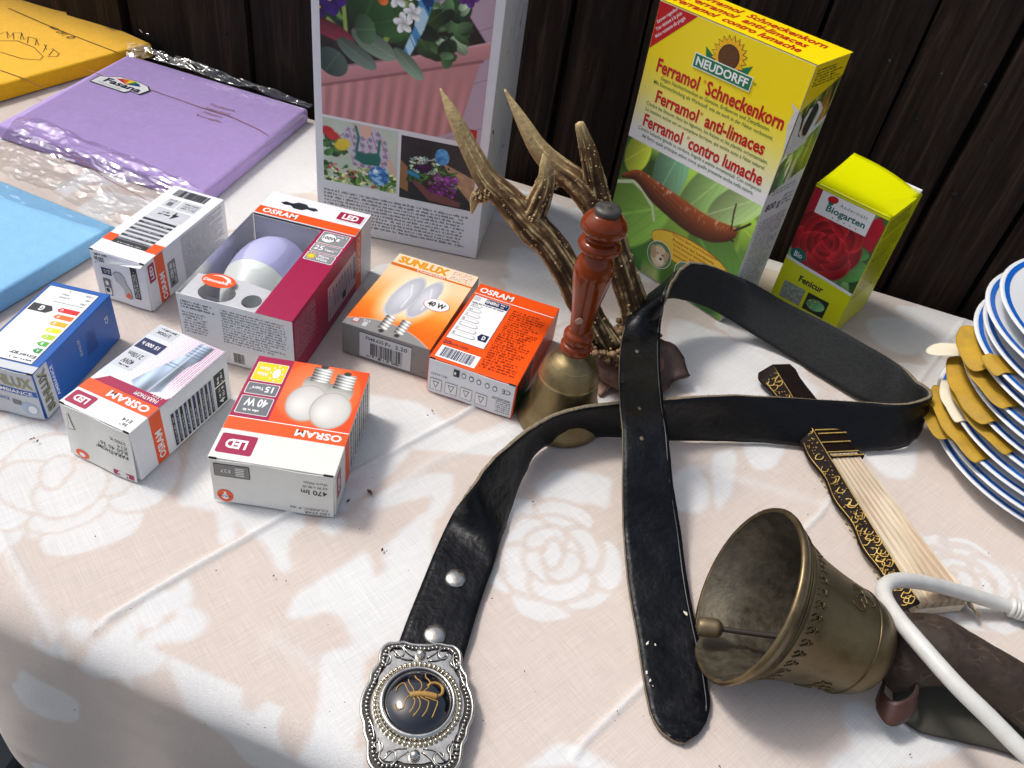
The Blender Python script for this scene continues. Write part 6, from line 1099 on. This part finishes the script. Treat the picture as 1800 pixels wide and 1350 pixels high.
for a0 in (3.9, 4.9, 2.9, 1.6, 5.9):       # small scrolls on the waist
    rel += [[on(a0, .056), on(a0+.14, .060), on(a0+.20, .068), on(a0+.10, .074), on(a0+.02, .070)], [on(a0+.02, .060), on(a0-.12, .063), on(a0-.2, .058), on(a0-.14, .052)], [on(a0+.18, .057), on(a0+.3, .060), on(a0+.34, .066)], [on(a0+.0, .066), on(a0+.25, .064), on(a0+.36, .058)]]
tubes('relief', rel, .0005, CBR, cb, 6, 4)
#dots('relief', [on(2*math.pi*k/90+.1, .0325+.001*math.sin(k), .0) for k in range(90)], [R.uniform(.0008, .0016) for _ in range(90)], CBR, cb, 1)
cl0, cl1 = MB_ @ Vector((0, 0, .086)), MB_ @ Vector((.004, -.036, .006)); cl1 = at(1256, 1104, .022)-cb.location
tube('clapper', [cl0, cl0*.5+cl1*.5+Vector((0, 0, -.002)), cl1], .0019, mat('rod_iron', (.06, .05, .045), .6, metal=.6), cb, 10); cd_ = (cl1-cl0).normalized()
tube('clapper', [cl1-cd_*.005, cl1-cd_*.002, cl1+cd_*.003, cl1+cd_*.008, cl1+cd_*.011], [.0040, .0064, .0068, .0068, .0064], mat('clapper_iron', (.22, .17, .10), .45, metal=.8, var=.4), cb, 20)
# its leather strap: an upper turn bulging over a lower one
OLDL = mat('old_leather', lin((60, 48, 39)), .6, var=.55, vscale=75, bump=1.0, bscale=95, spec=.35)
t = OLDL.node_tree; b = t.nodes['Principled BSDF']; src = b.inputs['Base Color'].links[0].from_socket      # dry tan cracks
tc = t.nodes.new('ShaderNodeTexCoord'); nz = t.nodes.new('ShaderNodeTexNoise'); nz.inputs['Scale'].default_value = 40; t.links.new(tc.outputs['Object'], nz.inputs['Vector'])
mp = t.nodes.new('ShaderNodeMapping'); mp.inputs['Scale'].default_value = (60, 190, 90); mp.inputs['Rotation'].default_value = (0, 0, .9); t.links.new(tc.outputs['Object'], mp.inputs[0])
ads = t.nodes.new('ShaderNodeVectorMath'); t.links.new(mp.outputs[0], ads.inputs[0]); t.links.new(nz.outputs['Color'], ads.inputs[1])
vo = t.nodes.new('ShaderNodeTexVoronoi'); vo.feature = 'DISTANCE_TO_EDGE'; vo.inputs['Scale'].default_value = 1; t.links.new(ads.outputs[0], vo.inputs['Vector'])
r1 = t.nodes.new('ShaderNodeMapRange'); r1.inputs[1].default_value = .006; r1.inputs[2].default_value = .05; r1.inputs[3].default_value = 1; r1.inputs[4].default_value = 0; t.links.new(vo.outputs['Distance'], r1.inputs[0])
n3 = t.nodes.new('ShaderNodeTexNoise'); n3.inputs['Scale'].default_value = 55; t.links.new(tc.outputs['Object'], n3.inputs['Vector']); r2 = t.nodes.new('ShaderNodeMapRange'); r2.inputs[1].default_value = .50; r2.inputs[2].default_value = .68; t.links.new(n3.outputs[0], r2.inputs[0])
ml = t.nodes.new('ShaderNodeMath'); ml.operation = 'MULTIPLY'; t.links.new(r1.outputs[0], ml.inputs[0]); t.links.new(r2.outputs[0], ml.inputs[1])
mx = t.nodes.new('ShaderNodeMix'); mx.data_type = 'RGBA'; t.links.new(ml.outputs[0], mx.inputs[0]); t.links.new(src, mx.inputs[6]); mx.inputs[7].default_value = (*lin((96, 80, 64)), 1); t.links.new(mx.outputs[2], b.inputs['Base Color']); OLDI = mat('old_leather_back', lin((66, 64, 53)), .85, var=.3, vscale=50, bump=.4, bscale=200); OLDE = mat('old_leather_edge', lin((52, 38, 32)), .8, var=.4)
upst = [((1568, 1112, .026), (1572, 1218, .008)), ((1578, 1086, .040), (1600, 1212, .021)), ((1612, 1077, .049), (1648, 1206, .030)), ((1662, 1086, .052), (1700, 1216, .031)), ((1720, 1120, .050), (1748, 1246, .028)), ((1800, 1166, .046), (1806, 1290, .023)), ((1900, 1222, .04), (1890, 1345, .02)), ((1990, 1265, .03), (1975, 1395, .012))]
ribbon('strap', [(at(*a), at(*b)) for a, b in upst], .0042, (OLDL, OLDI, OLDE), cb, 8, 14, .003, 5, .013)
lost = [((1572, 1180, .006), (1572, 1250, .003)), ((1620, 1195, .0055), (1612, 1284, .003)), ((1690, 1215, .0055), (1672, 1300, .003)), ((1760, 1250, .0055), (1752, 1318, .003)), ((1820, 1290, .0055), (1816, 1345, .003)), ((1900, 1330, .0055), (1890, 1400, .003))]
ribbon('strap', [(at(*a), at(*b)) for a, b in lost], .0034, (OLDI, OLDL, OLDE), cb, 8, 8, .002, 6)
kp = [((1556, 1196, .018), (1541, 1232, .010)), ((1552, 1216, .020), (1546, 1256, .012)), ((1572, 1232, .024), (1564, 1276, .014)), ((1598, 1226, .027), (1590, 1268, .016)), ((1612, 1206, .028), (1608, 1244, .018)), ((1604, 1192, .027), (1606, 1218, .018)), ((1584, 1190, .024), (1584, 1212, .016))]
ribbon('strap_keeper', [(at(*a), at(*b)) for a, b in kp], .0028, (mat('keeper_leather', lin((74, 44, 34)), .42, var=.4, vscale=80, bump=.5, bscale=140), OLDL, OLDE), cb, 6, 5, .001, 9)
# ================================================================ white cable
cw = thing('white_cable', 'thick white cable with ribbed plug looping over the bell strap', 'cable', at(1620, 1020)); CW = mat('white_pvc', lin((206, 205, 199)), .36, var=.14, vscale=60, bump=.15, bscale=90)
cp = [(1960, 1440, .045), (1880, 1388, .055), (1800, 1322, .060), (1740, 1262, .064), (1680, 1203, .067), (1622, 1138, .066), (1577, 1085, .060), (1555, 1050, .054), (1557, 1029, .050), (1580, 1020, .045), (1622, 1024, .036), (1680, 1038, .022), (1740, 1056, .012), (1776, 1066, .009)]
tube('cable', [at(*p)-cw.location for p in cp], .0056, CW, cw, 18, 10)
p0, p1 = at(1772, 1065, .009)-cw.location, at(1850, 1092, .009)-cw.location; d_ = (p1-p0)
for k in range(4): tube('strain_relief_ring', [p0+d_*(.04+.09*k), p0+d_*(.10+.09*k)], .0080-.0003*(k % 2), CW, cw, 20, 1)
tube('plug', [p0+d_*.02, p0+d_*.4, p0+d_*.5, p0+d_*1.0], [.0062, .0062, .0088, .0088], CW, cw, 20, 3)
# ================================================================ stack of plates
PORC = mat('porcelain', lin((228, 230, 232)), .12, spec=.5, coat=.4, var=.02, vscale=20); PBLUE = mat('plate_blue', lin((22, 98, 190)), .14, coat=.4)
prof = [(.0001, .0052), (.062, .0052), (.072, .0066), (.080, .0110), (.092, .0140), (.108, .0165), (.117, .0182), (.1195, .0185), (.1203, .0176), (.1190, .0164), (.108, .0142), (.092, .0114), (.080, .0076), (.070, .0030), (.064, .0008), (.060, .0004), (.059, .0022), (.0001, .0024)]
pl0 = None; NP = 13
ordn = ['topmost', 'second', 'third', 'fourth', 'fifth', 'sixth', 'seventh', 'eighth', 'ninth', 'tenth', 'eleventh', 'twelfth', 'lowest']
zs = [.0008+.0098*k for k in range(NP)]; R = random.Random(6); offs = []
for k in range(NP):
    f_ = k/(NP-1); cx, cy = .513+.008*f_+R.uniform(-.004, .004), .583+.030*f_+R.uniform(-.004, .004); z = zs[k]+(.003 if k >= NP-1 else 0)+(.003 if k >= NP-2 else 0)
    lab = '%s plate %sof the blue rimmed white stack' % (ordn[NP-1-k], '' if k in (0, NP-1) else 'from the top ')
    if pl0 is None:
        pl0 = o = thing('dinner_plate', lab, 'plate', (cx, cy, Z0+z), 0, 'stack of blue rimmed plates'); lathe('plate_body', prof, PORC, o, 72); lathe('blue_band', [(.1115, .0176), (.1140, .01798), (.1163, .01838)], PBLUE, o, 72)
    else:
        o = pl0.copy(); COL.objects.link(o); o['label'] = lab; o.location = (cx, cy, Z0+z)
        for ch in list(pl0.children): c_ = ch.copy(); COL.objects.link(c_); c_.parent = o
    o.rotation_euler = (math.radians(R.uniform(-.8, .8)), math.radians(R.uniform(-.8, .8)), R.uniform(0, 6)); offs.append((cx, cy, z))
# yellow and cream paper sheets between the plates
GOLDP = mat('yellow_paper', lin((178, 140, 36)), .7, var=.3, vscale=60, bump=.5, bscale=120); CRP = mat('cream_paper', lin((222, 212, 188)), .75, var=.12, vscale=60, bump=.5, bscale=120)
def sheet(lab, k, a0, a1, out, droop, m_, seed, frill=1., inner=.088):
    cx, cy, z0 = offs[k]; o = thing('paper_sheet', lab, 'paper', (cx, cy, Z0+z0), 0, 'paper sheets between the plates'); na, nr = 48, 22; vs = []; R = random.Random(seed)
    ph = R.uniform(0, 6)
    for j in range(nr+1):
        f_ = j/nr
        for i in range(na+1):
            g = i/na; a = math.radians(a0+(a1-a0)*g); edgeout = out*(.45+.55*math.sin(g*math.pi)**.35)*(1+.16*(float(vnoise(np.array(g*(a1-a0)*.07), np.array(seed*1.), 1, seed, 3))-.5)*2); r_ = inner+(.1205+edgeout-inner)*f_
            over = max(0, r_-.119); zb = float(np.interp(min(r_, .12), [.08, .092, .108, .12], [.0122, .0152, .0178, .0196])); z = zb+.0010-droop*over-6*over*over+frill*.0009*min(1, over/.006)*math.sin(g*(a1-a0)*.36+ph+f_*2); vs.append((r_*math.cos(a), r_*math.sin(a), z))
    fs = [(j*(na+1)+i, j*(na+1)+i+1, (j+1)*(na+1)+i+1, (j+1)*(na+1)+i) for j in range(nr) for i in range(na)]
    s_ = mesh('sheet', vs, fs, m_, o, True); md = s_.modifiers.new('thickness', 'SOLIDIFY'); md.thickness = .0003; return o
sheet('large yellow paper corner sticking out high on the plate stack', 8, 160, 190, .011, .5, GOLDP, 2); sheet('narrow folded yellow paper tab near the top plates', 9, 187, 199, .006, .7, GOLDP, 5)
sheet('yellow paper frill just below the large yellow corner', 7, 163, 206, .0065, .3, GOLDP, 8); sheet('cream tissue corner pointing at the belt loop', 6, 158, 167, .026, .25, CRP, 14, .3)
sheet('crumpled yellow paper bulging halfway up the plate stack', 5, 161, 204, .010, .5, GOLDP, 11); sheet('long yellow paper strip curling round the middle plates', 4, 165, 216, .0055, .3, GOLDP, 17)
sheet('cream paper edge between the lower plates', 3, 163, 190, .0065, .4, CRP, 20); sheet('yellow paper edge above the bottom flap', 2, 163, 210, .0065, .4, GOLDP, 23); sheet('drooping yellow paper flap at the foot of the plate stack', 1, 158, 190, .013, .2, GOLDP, 26)
# fine ornament joined per part
for o in bpy.data.objects:
    if o.type == 'MESH' and o.name.split('.')[0] in ('relief', 'scroll_relief', 'gilding', 'pearling', 'burr', 'border_bead', 'medallion_bead', 'scorpion', 'fine_print'): o['kind'] = 'stuff'
